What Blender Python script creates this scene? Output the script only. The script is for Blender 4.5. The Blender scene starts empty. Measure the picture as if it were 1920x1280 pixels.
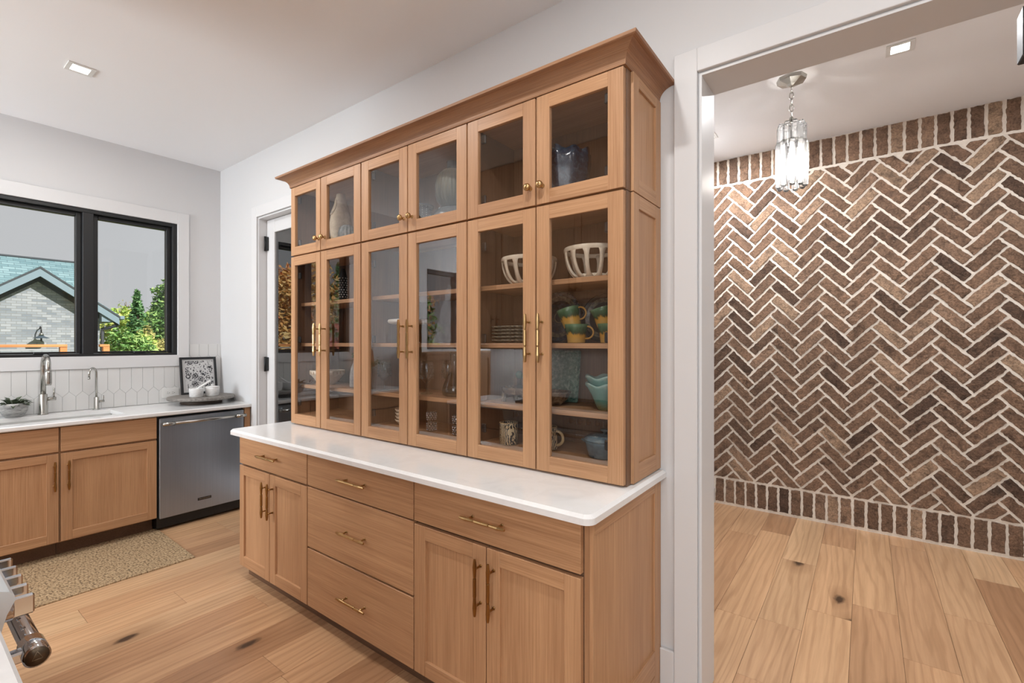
import bpy, bmesh, math, random
from mathutils import Vector, Matrix
PI = math.pi
SC = bpy.context.scene
COL = SC.collection
rnd = random.Random(7)

# ------------------------------------------------------------------ camera, sky, lamps, exposure
cam_d = bpy.data.cameras.new('camera')
cam = bpy.data.objects.new('camera', cam_d)
COL.objects.link(cam)
cam.location = (0, 0, 1.4304)
cam.rotation_euler = (PI / 2, 0, math.radians(36.7394))
cam_d.sensor_width = 36
cam_d.lens = 889.315 / 1920 * 36
cam_d.shift_y = 2.616 / 1920
cam_d.clip_start = 0.02
SC.camera = cam

world = bpy.data.worlds.new('sky')
SC.world = world
world.use_nodes = True
_bg = world.node_tree.nodes['Background']
_bg.inputs[0].default_value = (0.90, 0.905, 0.92, 1)
_bg.inputs[1].default_value = 0.56

sun_d = bpy.data.lights.new('sun', 'SUN')
sun_d.energy = 6.5
sun_d.angle = math.radians(1.0)
sun_d.color = (1, 0.95, 0.86)
sun = bpy.data.objects.new('sun', sun_d)
COL.objects.link(sun)
sun.rotation_euler = Vector((-0.70, -0.30, -0.62)).to_track_quat('-Z', 'Y').to_euler()

LAMP_W = 10.5          # ceiling downlights of the kitchen
HALL_W = 16.0          # ceiling downlights of the brick room
PENDANT_W = 27.0
REAR_FILL_W = 125.0          # fill lamps at the added rear windows

SC.view_settings.view_transform = 'Standard'
SC.view_settings.look = 'None'
SC.view_settings.gamma = 1
SC.view_settings.use_curve_mapping = False
SC.view_settings.exposure = 0.30
SC.cycles.transparent_max_bounces = 24
SC.cycles.max_bounces = 10
SC.cycles.diffuse_bounces = 5
SC.cycles.sample_clamp_indirect = 8


def area_light(name, loc, size, power, color=(1, 1, 1), rot=(0, 0, 0), sizey=None, spread=PI):
    d = bpy.data.lights.new(name, 'AREA')
    d.energy = power
    d.color = color
    d.shape = 'RECTANGLE'
    d.size = size
    d.size_y = sizey or size
    d.spread = spread
    o = bpy.data.objects.new(name, d)
    o.location = loc
    o.rotation_euler = rot
    COL.objects.link(o)
    return o


# fill lamps added at unseen rear windows behind the camera
area_light('rear_fill', (0.9, -3.25, 1.95), 3.0, REAR_FILL_W * 0.5, (0.90, 0.955, 1.0), (PI / 2 + 0.35, 0, 0), 1.3)
area_light('rear_fill_side', (-4.0, -3.25, 1.95), 1.3, REAR_FILL_W, (0.90, 0.955, 1.0), (PI / 2 + 0.35, 0, 0), 1.3)
DOWN = [(-3.72, 0.72), (-2.25, 0.72), (-0.75, 0.72), (-3.72, -0.9), (0.75, 0.72), (0.75, -0.9), (-0.3, -1.6)]
for x, y in DOWN:
    area_light('downlight_lamp', (x, y, 3.036), 0.075, LAMP_W, (1.0, 0.985, 0.96))
for x, y, w in [(0.15, 3.36, 0.75), (-0.995, 3.9, 1.6), (1.2, 3.36, 0.6)]:
    area_light('hall_lamp', (x, y, 3.036), 0.075, HALL_W * w, (0.97, 0.98, 1.0))


# ------------------------------------------------------------------ materials
def srgb(r, g, b):
    f = lambda c: (c / 255 / 12.92) if c / 255 <= 0.04045 else ((c / 255 + 0.055) / 1.055) ** 2.4
    return (f(r), f(g), f(b), 1)


class N:
    """small node-tree helper"""
    def __init__(s, name):
        s.m = bpy.data.materials.new(name)
        s.m.use_nodes = True
        s.t = s.m.node_tree
        s.b = s.t.nodes['Principled BSDF']
        s.out = s.t.nodes['Material Output']

    def n(s, kind, **kw):
        nd = s.t.nodes.new(kind)
        for k, v in kw.items():
            setattr(nd, k, v)
        return nd

    def l(s, a, b):
        s.t.links.new(a, b)

    def set(s, **kw):
        for k, v in kw.items():
            s.b.inputs[k.replace('_', ' ')].default_value = v

    def coords(s, scale=(1, 1, 1), rand=0.0, kind='Object'):
        tc = s.n('ShaderNodeTexCoord')
        src = tc.outputs[kind]
        if rand:
            oi = s.n('ShaderNodeObjectInfo')
            mu = s.n('ShaderNodeMath', operation='MULTIPLY')
            mu.inputs[1].default_value = rand
            s.l(oi.outputs['Random'], mu.inputs[0])
            ad = s.n('ShaderNodeVectorMath', operation='ADD')
            s.l(src, ad.inputs[0])
            s.l(mu.outputs[0], ad.inputs[1])
            src = ad.outputs[0]
        mp = s.n('ShaderNodeMapping')
        mp.inputs['Scale'].default_value = scale
        s.l(src, mp.inputs['Vector'])
        return mp.outputs[0]

    def noise(s, vec, scale=1, detail=3, rough=0.55, dist=0.0):
        nd = s.n('ShaderNodeTexNoise')
        nd.inputs['Scale'].default_value = scale
        nd.inputs['Detail'].default_value = detail
        nd.inputs['Roughness'].default_value = rough
        nd.inputs['Distortion'].default_value = dist
        s.l(vec, nd.inputs['Vector'])
        return nd.outputs['Fac']

    def ramp(s, fac, stops):
        r = s.n('ShaderNodeValToRGB')
        el = r.color_ramp.elements
        el[0].position, el[0].color = stops[0]
        el[1].position, el[1].color = stops[-1]
        for p, c in stops[1:-1]:
            e = el.new(p)
            e.color = c
        s.l(fac, r.inputs['Fac'])
        return r.outputs['Color']

    def mix(s, fac, a, b, mode='MIX'):
        m = s.n('ShaderNodeMix', data_type='RGBA', blend_type=mode)
        for sock, v in ((m.inputs[0], fac), (m.inputs[6], a), (m.inputs[7], b)):
            if isinstance(v, (int, float)):
                sock.default_value = v
            elif isinstance(v, tuple):
                sock.default_value = v
            else:
                s.l(v, sock)
        return m.outputs[2]

    def math(s, op, a, b=0.0):
        m = s.n('ShaderNodeMath', operation=op)
        for sock, v in ((m.inputs[0], a), (m.inputs[1], b)):
            if isinstance(v, (int, float)):
                sock.default_value = v
            else:
                s.l(v, sock)
        return m.outputs[0]

    def bump(s, h, strength=0.2, dist=0.002):
        b = s.n('ShaderNodeBump')
        b.inputs['Strength'].default_value = strength
        b.inputs['Distance'].default_value = dist
        s.l(h, b.inputs['Height'])
        s.l(b.outputs[0], s.b.inputs['Normal'])

    def col(s, c):
        s.l(c, s.b.inputs['Base Color'])


def flat(name, c, rough=0.5, metal=0.0, spec=0.5, emit=None):
    k = N(name)
    k.set(Base_Color=c, Roughness=rough, Metallic=metal)
    k.b.inputs['Specular IOR Level'].default_value = spec
    if emit:
        k.b.inputs['Emission Color'].default_value = c
        k.b.inputs['Emission Strength'].default_value = emit
    return k.m


def paint(name, c, rough=0.6):
    k = N(name)
    v = k.coords((1, 1, 1))
    k.set(Base_Color=c, Roughness=rough)
    k.b.inputs['Specular IOR Level'].default_value = 0.3
    k.bump(k.noise(v, 180, 2), 0.04, 0.001)
    return k.m


def oak(name, axis, light=(191, 150, 113), dark=(168, 126, 91), cath=0.0):
    k = N(name)
    def sc(across, along):
        return tuple(along if i == axis else across for i in range(3))
    v1 = k.coords(sc(240, 3.5), 13)
    v2 = k.coords(sc(14, 0.7), 29)
    v3 = k.coords(sc(420, 9), 17)
    f1 = k.noise(v1, 1, 4, 0.6)
    f2 = k.noise(v2, 1, 3, 0.5, 0.4)
    f3 = k.noise(v3, 1, 2)
    c1 = k.ramp(f1, [(0.30, srgb(*dark)), (0.62, srgb(*light))])
    c2 = k.ramp(f2, [(0.30, (0.86, 0.83, 0.81, 1)), (0.7, (1.05, 1.05, 1.04, 1))])
    c = k.mix(0.75, c1, c2, 'MULTIPLY')
    if cath:
        w = k.n('ShaderNodeTexWave', wave_type='RINGS', rings_direction='X')
        w.inputs['Scale'].default_value = 1.0
        w.inputs['Distortion'].default_value = 6.0
        w.inputs['Detail'].default_value = 3
        k.l(k.coords(sc(5.5, 0.9), 7), w.inputs['Vector'])
        c = k.mix(cath, c, k.ramp(w.outputs['Fac'], [(0.2, (0.86, 0.83, 0.80, 1)), (0.7, (1.03, 1.03, 1.02, 1))]), 'MULTIPLY')
    pores = k.ramp(f3, [(0.28, (0.78, 0.74, 0.70, 1)), (0.42, (1, 1, 1, 1))])
    c = k.mix(0.35, c, pores, 'MULTIPLY')
    oi = k.n('ShaderNodeObjectInfo')
    tint = k.ramp(oi.outputs['Random'], [(0.0, (0.94, 0.92, 0.91, 1)), (1.0, (1.05, 1.05, 1.05, 1))])
    k.col(k.mix(1.0, c, tint, 'MULTIPLY'))
    k.set(Roughness=0.42)
    k.b.inputs['Specular IOR Level'].default_value = 0.4
    k.bump(f1, 0.06, 0.001)
    return k.m


def floor_mat():
    k = N('oak_plank_floor')
    vf = k.coords((55, 2.2, 1), 19)
    vb = k.coords((7, 0.8, 1), 37)
    fine = k.noise(vf, 1, 5, 0.62, 0.3)
    broad = k.noise(vb, 1, 3, 0.5, 0.8)
    w = k.n('ShaderNodeTexWave', wave_type='BANDS', bands_direction='X')
    w.inputs['Scale'].default_value = 1.15
    w.inputs['Distortion'].default_value = 24
    w.inputs['Detail'].default_value = 3.5
    w.inputs['Detail Scale'].default_value = 0.55
    k.l(k.coords((7.0, 0.75, 1), 53), w.inputs['Vector'])
    oi = k.n('ShaderNodeObjectInfo')
    base = k.ramp(oi.outputs['Random'], [(0.0, srgb(164, 124, 92)), (0.2, srgb(192, 152, 116)), (0.45, srgb(204, 165, 127)),
                                         (0.7, srgb(180, 140, 106)), (1.0, srgb(212, 178, 140))])
    c = k.mix(0.55, base, k.ramp(fine, [(0.28, (0.70, 0.65, 0.60, 1)), (0.6, (1.05, 1.05, 1.05, 1))]), 'MULTIPLY')
    c = k.mix(0.55, c, k.ramp(broad, [(0.3, (0.76, 0.72, 0.68, 1)), (0.68, (1.08, 1.07, 1.06, 1))]), 'MULTIPLY')
    c = k.mix(0.5, c, k.ramp(w.outputs['Fac'], [(0.05, (0.74, 0.68, 0.62, 1)), (0.35, (1, 1, 1, 1)), (0.9, (1.03, 1.03, 1.02, 1))]), 'MULTIPLY')
    # knots
    vo = k.n('ShaderNodeTexVoronoi', voronoi_dimensions='2D')
    vo.inputs['Scale'].default_value = 1.0
    k.l(k.coords((3.1, 1.5, 1), 71), vo.inputs['Vector'])
    d = k.math('ADD', vo.outputs['Distance'], k.math('MULTIPLY', k.noise(k.coords((40, 16, 1), 71), 1, 3), 0.09))
    gate = k.math('LESS_THAN', k.n('ShaderNodeSeparateColor').outputs[0], 0.5)
    sep = k.n('ShaderNodeSeparateColor')
    k.l(vo.outputs['Color'], sep.inputs[0])
    gate = k.math('LESS_THAN', sep.outputs[0], 0.24)
    halo = k.math('MULTIPLY', k.ramp(d, [(0.10, (1, 1, 1, 1)), (0.34, (0, 0, 0, 1))]), gate)
    core = k.math('MULTIPLY', k.ramp(d, [(0.085, (1, 1, 1, 1)), (0.14, (0, 0, 0, 1))]), gate)
    c = k.mix(k.math('MULTIPLY', halo, 0.45), c, srgb(120, 82, 52))
    c = k.mix(k.math('MULTIPLY', core, 0.9), c, srgb(48, 32, 22))
    k.col(c)
    k.set(Roughness=0.36)
    k.b.inputs['Specular IOR Level'].default_value = 0.42
    k.bump(fine, 0.05, 0.001)
    return k.m


def brick_mat():
    k = N('tumbled_brick')
    v = k.coords((1, 1, 1), 31)
    oi = k.n('ShaderNodeObjectInfo')
    base = k.ramp(oi.outputs['Random'], [(0.0, srgb(88, 71, 61)), (0.2, srgb(118, 96, 81)), (0.45, srgb(134, 109, 91)),
                                         (0.7, srgb(114, 92, 77)), (0.88, srgb(148, 123, 104)), (1.0, srgb(164, 140, 118))])
    n1 = k.noise(v, 16, 5, 0.7, 0.6)
    n2 = k.noise(v, 90, 4, 0.75)
    n3 = k.noise(v, 7, 3, 0.6)
    c = k.mix(0.9, base, k.ramp(n1, [(0.30, (0.34, 0.32, 0.32, 1)), (0.46, (0.92, 0.91, 0.90, 1)), (0.70, (1.42, 1.37, 1.32, 1))]), 'MULTIPLY')
    c = k.mix(0.85, c, k.ramp(n2, [(0.34, (0.45, 0.43, 0.42, 1)), (0.60, (1.22, 1.2, 1.18, 1))]), 'MULTIPLY')
    soot = k.ramp(n3, [(0.60, (0, 0, 0, 1)), (0.72, (1, 1, 1, 1))])
    c = k.mix(k.math('MULTIPLY', soot, 0.55), c, srgb(58, 50, 46))
    lime = k.ramp(k.noise(v, 38, 4, 0.7), [(0.67, (0, 0, 0, 1)), (0.76, (1, 1, 1, 1))])
    c = k.mix(k.math('MULTIPLY', lime, 0.5), c, srgb(196, 176, 156))
    k.col(c)
    k.set(Roughness=0.9)
    k.b.inputs['Specular IOR Level'].default_value = 0.2
    h = k.math('ADD', n1, k.math('MULTIPLY', n2, 0.5))
    k.bump(h, 1.0, 0.012)
    return k.m


def mortar_mat():
    k = N('lime_mortar')
    v = k.coords()
    n1 = k.noise(v, 60, 4, 0.7)
    k.col(k.ramp(n1, [(0.3, srgb(218, 207, 194)), (0.7, srgb(236, 227, 215))]))
    k.set(Roughness=0.95)
    k.bump(n1, 0.5, 0.004)
    return k.m


def pane(name, ior=1.52, tint=(1, 1, 1, 1), rough=0.0):
    """clear sheet glass: passes light straight through and mirrors by Fresnel"""
    m = bpy.data.materials.new(name)
    m.use_nodes = True
    t = m.node_tree
    t.nodes.clear()
    o = t.nodes.new('ShaderNodeOutputMaterial')
    mx = t.nodes.new('ShaderNodeMixShader')
    fr = t.nodes.new('ShaderNodeFresnel')
    fr.inputs[0].default_value = ior
    tr = t.nodes.new('ShaderNodeBsdfTransparent')
    tr.inputs[0].default_value = tint
    gl = t.nodes.new('ShaderNodeBsdfGlossy')
    gl.inputs['Roughness'].default_value = rough
    geo = t.nodes.new('ShaderNodeNewGeometry')
    mul = t.nodes.new('ShaderNodeMath')
    mul.operation = 'MULTIPLY'
    inv = t.nodes.new('ShaderNodeMath')
    inv.operation = 'SUBTRACT'
    inv.inputs[0].default_value = 1.0
    t.links.new(geo.outputs['Backfacing'], inv.inputs[1])
    t.links.new(fr.outputs[0], mul.inputs[0])
    t.links.new(inv.outputs[0], mul.inputs[1])
    t.links.new(mul.outputs[0], mx.inputs[0])
    t.links.new(tr.outputs[0], mx.inputs[1])
    t.links.new(gl.outputs[0], mx.inputs[2])
    t.links.new(mx.outputs[0], o.inputs[0])
    return m


def glaze(name, stops, scale=20, rough=0.22, axis=None, zr=(0, 0.1), dist=0.0, detail=4, mixn=0.35, nscale=(1, 1, 1)):
    """glazed ceramic; with axis the colour runs up the piece and drips"""
    k = N(name)
    v = k.coords(nscale)
    n1 = k.noise(v, scale, detail, 0.6, dist)
    if axis is not None:
        sp = k.n('ShaderNodeSeparateXYZ')
        tc = k.n('ShaderNodeTexCoord')
        k.l(tc.outputs['Object'], sp.inputs[0])
        z = k.math('DIVIDE', k.math('SUBTRACT', sp.outputs[2], zr[0]), zr[1] - zr[0])
        fac = k.math('ADD', z, k.math('MULTIPLY', k.math('SUBTRACT', n1, 0.5), mixn * 2))
    else:
        fac = n1
    k.col(k.ramp(fac, stops))
    k.set(Roughness=rough)
    return k.m


def dots(name, base, dot, scale=90, thr=0.3, rough=0.25, randomness=0.25):
    k = N(name)
    vo = k.n('ShaderNodeTexVoronoi')
    vo.inputs['Scale'].default_value = scale
    vo.inputs['Randomness'].default_value = randomness
    k.l(k.coords(), vo.inputs['Vector'])
    k.col(k.mix(k.math('LESS_THAN', vo.outputs['Distance'], thr), base, dot))
    k.set(Roughness=rough)
    return k.m


M = {}
M['wall'] = paint('white_wall_paint', srgb(208, 208, 209))
M['ceil'] = paint('white_ceiling_paint', srgb(240, 241, 243), 0.8)
M['trim'] = paint('white_trim_paint', srgb(212, 212, 213), 0.35)
M['oakz'] = oak('oak_vertical_grain', 2)
M['oakx'] = oak('oak_lengthwise_grain', 0, cath=0.35)
M['oaky'] = oak('oak_crosswise_grain', 1, cath=0.3)
M['oakin'] = oak('oak_interior_shade', 2, (126, 97, 76), (106, 80, 62))  # same oak, with the shade inside the cabinets put into the colour
M['toe'] = oak('oak_toe_and_gap_shade', 0, (120, 92, 72), (96, 70, 52))
M['crownx'] = oak('oak_crown_front_shaded', 0, (166, 128, 98), (138, 102, 76), 0.5)  # shade on the cove put into a darker oak colour
M['crowny'] = oak('oak_crown_return_shaded', 1, (162, 118, 84), (134, 94, 64), 0.5)  # returns too: their shade is in the colour
M['floor'] = floor_mat()
M['brick'] = brick_mat()
M['mortar'] = mortar_mat()
k = N('white_quartz')
k.col(k.ramp(k.noise(k.coords((1, 1, 1)), 5, 6, 0.7, 1.2), [(0.40, srgb(226, 226, 226)), (0.52, srgb(231, 231, 231)), (0.62, srgb(229, 229, 228))]))
k.set(Roughness=0.13)
M['quartz'] = k.m
k = N('brushed_steel')
k.col(k.ramp(k.noise(k.coords((300, 300, 2.0)), 1, 2), [(0.3, srgb(158, 165, 174)), (0.7, srgb(166, 173, 182))]))
k.set(Metallic=0.8, Roughness=0.32)
M['steel'] = k.m
M['nickel'] = flat('brushed_nickel', srgb(176, 174, 168), 0.25, 1)
M['chrome'] = flat('polished_chrome', srgb(210, 212, 216), 0.08, 1)
M['range'] = flat('range_enamel_steel', srgb(206, 212, 216), 0.3, 0.2)
M['brass'] = flat('brushed_brass', srgb(184, 152, 106), 0.3, 1)
M['bronze'] = flat('aged_brass', srgb(150, 112, 66), 0.32, 1)
M['black'] = flat('black_metal', srgb(22, 23, 25), 0.5)
M['gloom'] = flat('black_plastic', srgb(12, 12, 13), 0.5)
M['plate'] = flat('white_plastic', srgb(222, 222, 220), 0.4)
M['slot'] = flat('dark_slot', srgb(60, 60, 60), 0.6)
M['cabglass'] = pane('cabinet_door_glass', 2.1, (0.95, 0.95, 0.95, 1))
M['winglass'] = pane('window_glass', 1.5, (0.93, 0.94, 0.945, 1))
M['doorglass'] = pane('door_glass', 2.8, (0.6, 0.61, 0.62, 1))
M['clear'] = pane('clear_glass', 1.5, (0.96, 0.98, 0.98, 1))
M['drink'] = pane('tumbler_glass', 1.9, (0.86, 0.90, 0.91, 1), 0.03)
M['smoke'] = pane('smoked_glass', 1.8, (0.55, 0.60, 0.58, 1), 0.02)
k = N('cut_crystal')
k.set(Base_Color=(1, 1, 1, 1), Roughness=0.0, IOR=1.5)
k.b.inputs['Transmission Weight'].default_value = 1.0
k = N('cut_crystal_rod')
t_ = k.t
k.set(Base_Color=(0.95, 0.95, 0.95, 1), Roughness=0.02)
trn = k.n('ShaderNodeBsdfTransparent')
tl = k.n('ShaderNodeBsdfTranslucent')
tl.inputs[0].default_value = (0.95, 0.95, 0.95, 1)
gls = k.n('ShaderNodeBsdfGlossy')
gls.inputs['Roughness'].default_value = 0.03
m1, m2 = k.n('ShaderNodeMixShader'), k.n('ShaderNodeMixShader')
lw = k.n('ShaderNodeLayerWeight')
lw.inputs[0].default_value = 0.35
m1.inputs[0].default_value = 0.22
k.l(trn.outputs[0], m1.inputs[1])
k.l(tl.outputs[0], m1.inputs[2])
k.l(lw.outputs['Fresnel'], m2.inputs[0])
k.l(m1.outputs[0], m2.inputs[1])
k.l(gls.outputs[0], m2.inputs[2])
k.l(m2.outputs[0], k.out.inputs[0])
M['crystal'] = k.m
M['bulb'] = flat('lit_bulb', (1, 0.95, 0.88, 1), 0.5, emit=45)
M['lens'] = flat('lit_lens', (1, 0.97, 0.92, 1), 0.5, emit=14)
M['tile'] = paint('white_picket_tile', srgb(214, 214, 213), 0.14)
M['grout'] = flat('tile_grout', srgb(208, 208, 207), 0.9)


# ------------------------------------------------------------------ mesh helper
ORG = {}


class MB:
    def __init__(s):
        s.v, s.f, s.mi, s.sm = [], [], [], []

    def add(s, verts, faces, m=0, smooth=False):
        o = len(s.v)
        s.v += [tuple(p) for p in verts]
        for f in faces:
            s.f.append(tuple(i + o for i in f))
            s.mi.append(m)
            s.sm.append(smooth)
        return s

    def box(s, x0, x1, y0, y1, z0, z1, m=0, b=0.0):
        if x1 < x0: x0, x1 = x1, x0
        if y1 < y0: y0, y1 = y1, y0
        if z1 < z0: z0, z1 = z1, z0
        lo, hi = (x0, y0, z0), (x1, y1, z1)
        if b <= 0:
            vs = [(hi[0] if i & 1 else lo[0], hi[1] if i & 2 else lo[1], hi[2] if i & 4 else lo[2]) for i in range(8)]
            return s.add(vs, [(0, 2, 3, 1), (4, 5, 7, 6), (0, 1, 5, 4), (2, 6, 7, 3), (0, 4, 6, 2), (1, 3, 7, 5)], m)
        b = min(b, (x1 - x0) * .45, (y1 - y0) * .45, (z1 - z0) * .45)
        vs, idx = [], {}
        for i in range(8):
            sg = [1 if i & (1 << a) else 0 for a in range(3)]
            for ax in range(3):
                p = []
                for a in range(3):
                    e = hi[a] if sg[a] else lo[a]
                    if a != ax:
                        e += -b if sg[a] else b
                    p.append(e)
                idx[(i, ax)] = len(vs)
                vs.append(tuple(p))
        fs = []
        c = Vector(((x0 + x1) / 2, (y0 + y1) / 2, (z0 + z1) / 2))

        def face(ids):
            pts = [Vector(vs[i]) for i in ids]
            n = (pts[1] - pts[0]).cross(pts[2] - pts[0])
            mid = sum(pts, Vector()) / len(pts)
            if n.dot(mid - c) < 0:
                ids = ids[::-1]
            fs.append(tuple(ids))
        for ax in range(3):
            a, bb = [q for q in range(3) if q != ax]
            for sd in (0, 1):
                base = (1 << ax) * sd
                face([idx[(base, ax)], idx[(base | 1 << a, ax)], idx[(base | 1 << a | 1 << bb, ax)], idx[(base | 1 << bb, ax)]])
            for p in (0, 1):
                for q in (0, 1):
                    i0 = (1 << a) * p + (1 << bb) * q
                    i1 = i0 | 1 << ax
                    face([idx[(i0, a)], idx[(i1, a)], idx[(i1, bb)], idx[(i0, bb)]])
        for i in range(8):
            face([idx[(i, 0)], idx[(i, 1)], idx[(i, 2)]])
        return s.add(vs, fs, m)

    def lathe(s, prof, c=(0, 0, 0), seg=28, m=0, mod=None, smooth=True, axis='z', close=True):
        vs, fs = [], []
        for i, (r, z) in enumerate(prof):
            for j in range(seg):
                th = 2 * PI * j / seg
                rr, zz = (r, z) if mod is None else mod(r, z, th, i)
                p = (rr * math.cos(th), rr * math.sin(th), zz)
                if axis == 'y':
                    p = (p[0], p[2], -p[1])
                elif axis == 'x':
                    p = (p[2], p[1], -p[0])
                vs.append((c[0] + p[0], c[1] + p[1], c[2] + p[2]))
        n = len(prof)
        for i in range(n - 1):
            for j in range(seg):
                k2 = (j + 1) % seg
                fs.append((i * seg + j, i * seg + k2, (i + 1) * seg + k2, (i + 1) * seg + j))
        if close:
            if prof[0][0] > 1e-5:
                fs.append(tuple(reversed(range(seg))))
            if prof[-1][0] > 1e-5:
                fs.append(tuple((n - 1) * seg + j for j in range(seg)))
        return s.add(vs, fs, m, smooth)

    def tube(s, pts, r, seg=10, m=0, smooth=True, caps=True):
        pts = [Vector(p) for p in pts]
        rs = r if isinstance(r, (list, tuple)) else [r] * len(pts)
        vs, fs = [], []
        up = Vector((0, 0, 1))
        t0 = (pts[1] - pts[0]).normalized()
        if abs(t0.dot(up)) > 0.95:
            up = Vector((1, 0, 0))
        nrm = (up - t0 * up.dot(t0)).normalized()
        for i, p in enumerate(pts):
            if i == 0:
                t = (pts[1] - pts[0])
            elif i == len(pts) - 1:
                t = (pts[-1] - pts[-2])
            else:
                t = (pts[i + 1] - pts[i - 1])
            t.normalize()
            nrm = (nrm - t * nrm.dot(t)).normalized()
            bi = t.cross(nrm)
            for j in range(seg):
                a = 2 * PI * j / seg
                vs.append(p + (nrm * math.cos(a) + bi * math.sin(a)) * rs[i])
        for i in range(len(pts) - 1):
            for j in range(seg):
                k2 = (j + 1) % seg
                fs.append((i * seg + j, i * seg + k2, (i + 1) * seg + k2, (i + 1) * seg + j))
        if caps:
            fs.append(tuple(reversed(range(seg))))
            fs.append(tuple((len(pts) - 1) * seg + j for j in range(seg)))
        return s.add(vs, fs, m, smooth)

    def slab(s, poly, z0, z1, ch=0.0, m=0):
        """convex CCW polygon in xy, extruded, with a chamfered top edge"""
        n = len(poly)
        cx = sum(p[0] for p in poly) / n
        cy = sum(p[1] for p in poly) / n
        rings = [(z0, 0.0), (z1 - ch, 0.0), (z1, ch)] if ch else [(z0, 0.0), (z1, 0.0)]
        vs, fs = [], []
        for z, d in rings:
            for i in range(n):
                a, p, b = Vector(poly[i - 1]), Vector(poly[i]), Vector(poly[(i + 1) % n])
                e0, e1 = (p - a).normalized(), (b - p).normalized()
                n0, n1 = Vector((-e0.y, e0.x)), Vector((-e1.y, e1.x))
                q = n0 + n1
                q = q / max(1e-6, (1 + n0.dot(n1)))
                vs.append((p.x + q.x * d, p.y + q.y * d, z))
        k2 = len(rings)
        for i in range(k2 - 1):
            for j in range(n):
                j2 = (j + 1) % n
                fs.append((i * n + j, i * n + j2, (i + 1) * n + j2, (i + 1) * n + j))
        fs.append(tuple(reversed(range(n))))
        fs.append(tuple((k2 - 1) * n + j for j in range(n)))
        return s.add(vs, fs, m)

    def prism(s, poly, axis, d0, d1, m=0, bev=0.0):
        """polygon in the plane across axis ('x': (y,z), 'y': (x,z)), extruded from d0 to d1 (d1 = visible face, may be bevelled)"""
        n = len(poly)
        cx = sum(p[0] for p in poly) / n
        cy = sum(p[1] for p in poly) / n
        rings = [(d0, 0)]
        if bev:
            rings += [(d1 + (bev if d1 < d0 else -bev), 0), (d1, bev)]
        else:
            rings += [(d1, 0)]
        vs, fs = [], []
        for d, ins in rings:
            for (a, b) in poly:
                L = math.hypot(a - cx, b - cy) or 1
                q = max(0.0, 1 - ins / L)
                a2, b2 = cx + (a - cx) * q, cy + (b - cy) * q
                vs.append((d, a2, b2) if axis == 'x' else (a2, d, b2))
        k2 = len(rings)
        for i in range(k2 - 1):
            for j in range(n):
                j2 = (j + 1) % n
                fs.append((i * n + j, i * n + j2, (i + 1) * n + j2, (i + 1) * n + j))
        fs.append(tuple(reversed(range(n))))
        fs.append(tuple((k2 - 1) * n + j for j in range(n)))
        return s.add(vs, fs, m)

    def xf(s, mat, start=0):
        for i in range(start, len(s.v)):
            s.v[i] = tuple(mat @ Vector(s.v[i]))
        return s

    def mesh(s, name, mats, org=(0, 0, 0)):
        me = bpy.data.meshes.new(name)
        ox, oy, oz = org
        me.from_pydata([(x - ox, y - oy, z - oz) for x, y, z in s.v], [], s.f)
        for mt in (mats if isinstance(mats, (list, tuple)) else [mats]):
            me.materials.append(mt)
        me.polygons.foreach_set('material_index', s.mi)
        me.polygons.foreach_set('use_smooth', s.sm)
        bm = bmesh.new()
        bm.from_mesh(me)
        bmesh.ops.recalc_face_normals(bm, faces=bm.faces)
        bm.to_mesh(me)
        bm.free()
        me.update()
        return me

    def build(s, name, mats, parent=None, local=False, label=None, kind=None):
        org = Vector((0, 0, 0))
        if parent is not None and not local:
            org = ORG.get(parent.name, Vector((0, 0, 0)))
        o = bpy.data.objects.new(name, s.mesh(name, mats, org))
        COL.objects.link(o)
        if parent is not None:
            o.parent = parent
        ORG[o.name] = org
        if label: o['label'] = label
        if kind: o['kind'] = kind
        return o

    def thing(s, name, mats, label, cat, group=None):
        xs, ys, zs = zip(*s.v)
        org = Vector(((min(xs) + max(xs)) / 2, (min(ys) + max(ys)) / 2, min(zs)))
        o = bpy.data.objects.new(name, s.mesh(name, mats, org))
        o.location = org
        COL.objects.link(o)
        ORG[o.name] = org
        tag(o, label, cat, group)
        return o

    def struct(s, name, mats, label=None):
        o = s.build(name, mats)
        o['kind'] = 'structure'
        if label: o['label'] = label
        return o


def tag(o, label, cat, group=None):
    o['label'] = label
    o['category'] = cat
    if group: o['group'] = group


def thing(name, label, cat, loc, group=None, rz=0.0):
    o = bpy.data.objects.new(name, None)
    COL.objects.link(o)
    o.empty_display_size = 0.1
    o.location = loc
    o.rotation_euler = (0, 0, rz)
    ORG[o.name] = Vector(loc)
    tag(o, label, cat, group)
    return o


def struct_root(name, loc, label=None):
    o = bpy.data.objects.new(name, None)
    COL.objects.link(o)
    o.location = loc
    ORG[o.name] = Vector(loc)
    o['kind'] = 'structure'
    if label: o['label'] = label
    return o


def copy_tree(o, loc, label, rz=None, group=None):
    c = o.copy()
    COL.objects.link(c)
    c.location = loc
    ORG[c.name] = Vector(loc)
    c['label'] = label
    if group: c['group'] = group
    if rz is not None: c.rotation_euler = (c.rotation_euler[0], c.rotation_euler[1], rz)
    for ch in list(o.children):
        d = ch.copy()
        COL.objects.link(d)
        d.parent = c
        for g in list(ch.children):
            e = g.copy()
            COL.objects.link(e)
            e.parent = d
    return c


def clip(poly, axis, val, keep_less):
    out = []
    n = len(poly)
    for i in range(n):
        a, b = poly[i], poly[(i + 1) % n]
        ia = (a[axis] <= val) == keep_less
        ib = (b[axis] <= val) == keep_less
        if ia: out.append(a)
        if ia != ib:
            t = (val - a[axis]) / (b[axis] - a[axis])
            out.append((a[0] + (b[0] - a[0]) * t, a[1] + (b[1] - a[1]) * t))
    return out


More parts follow.
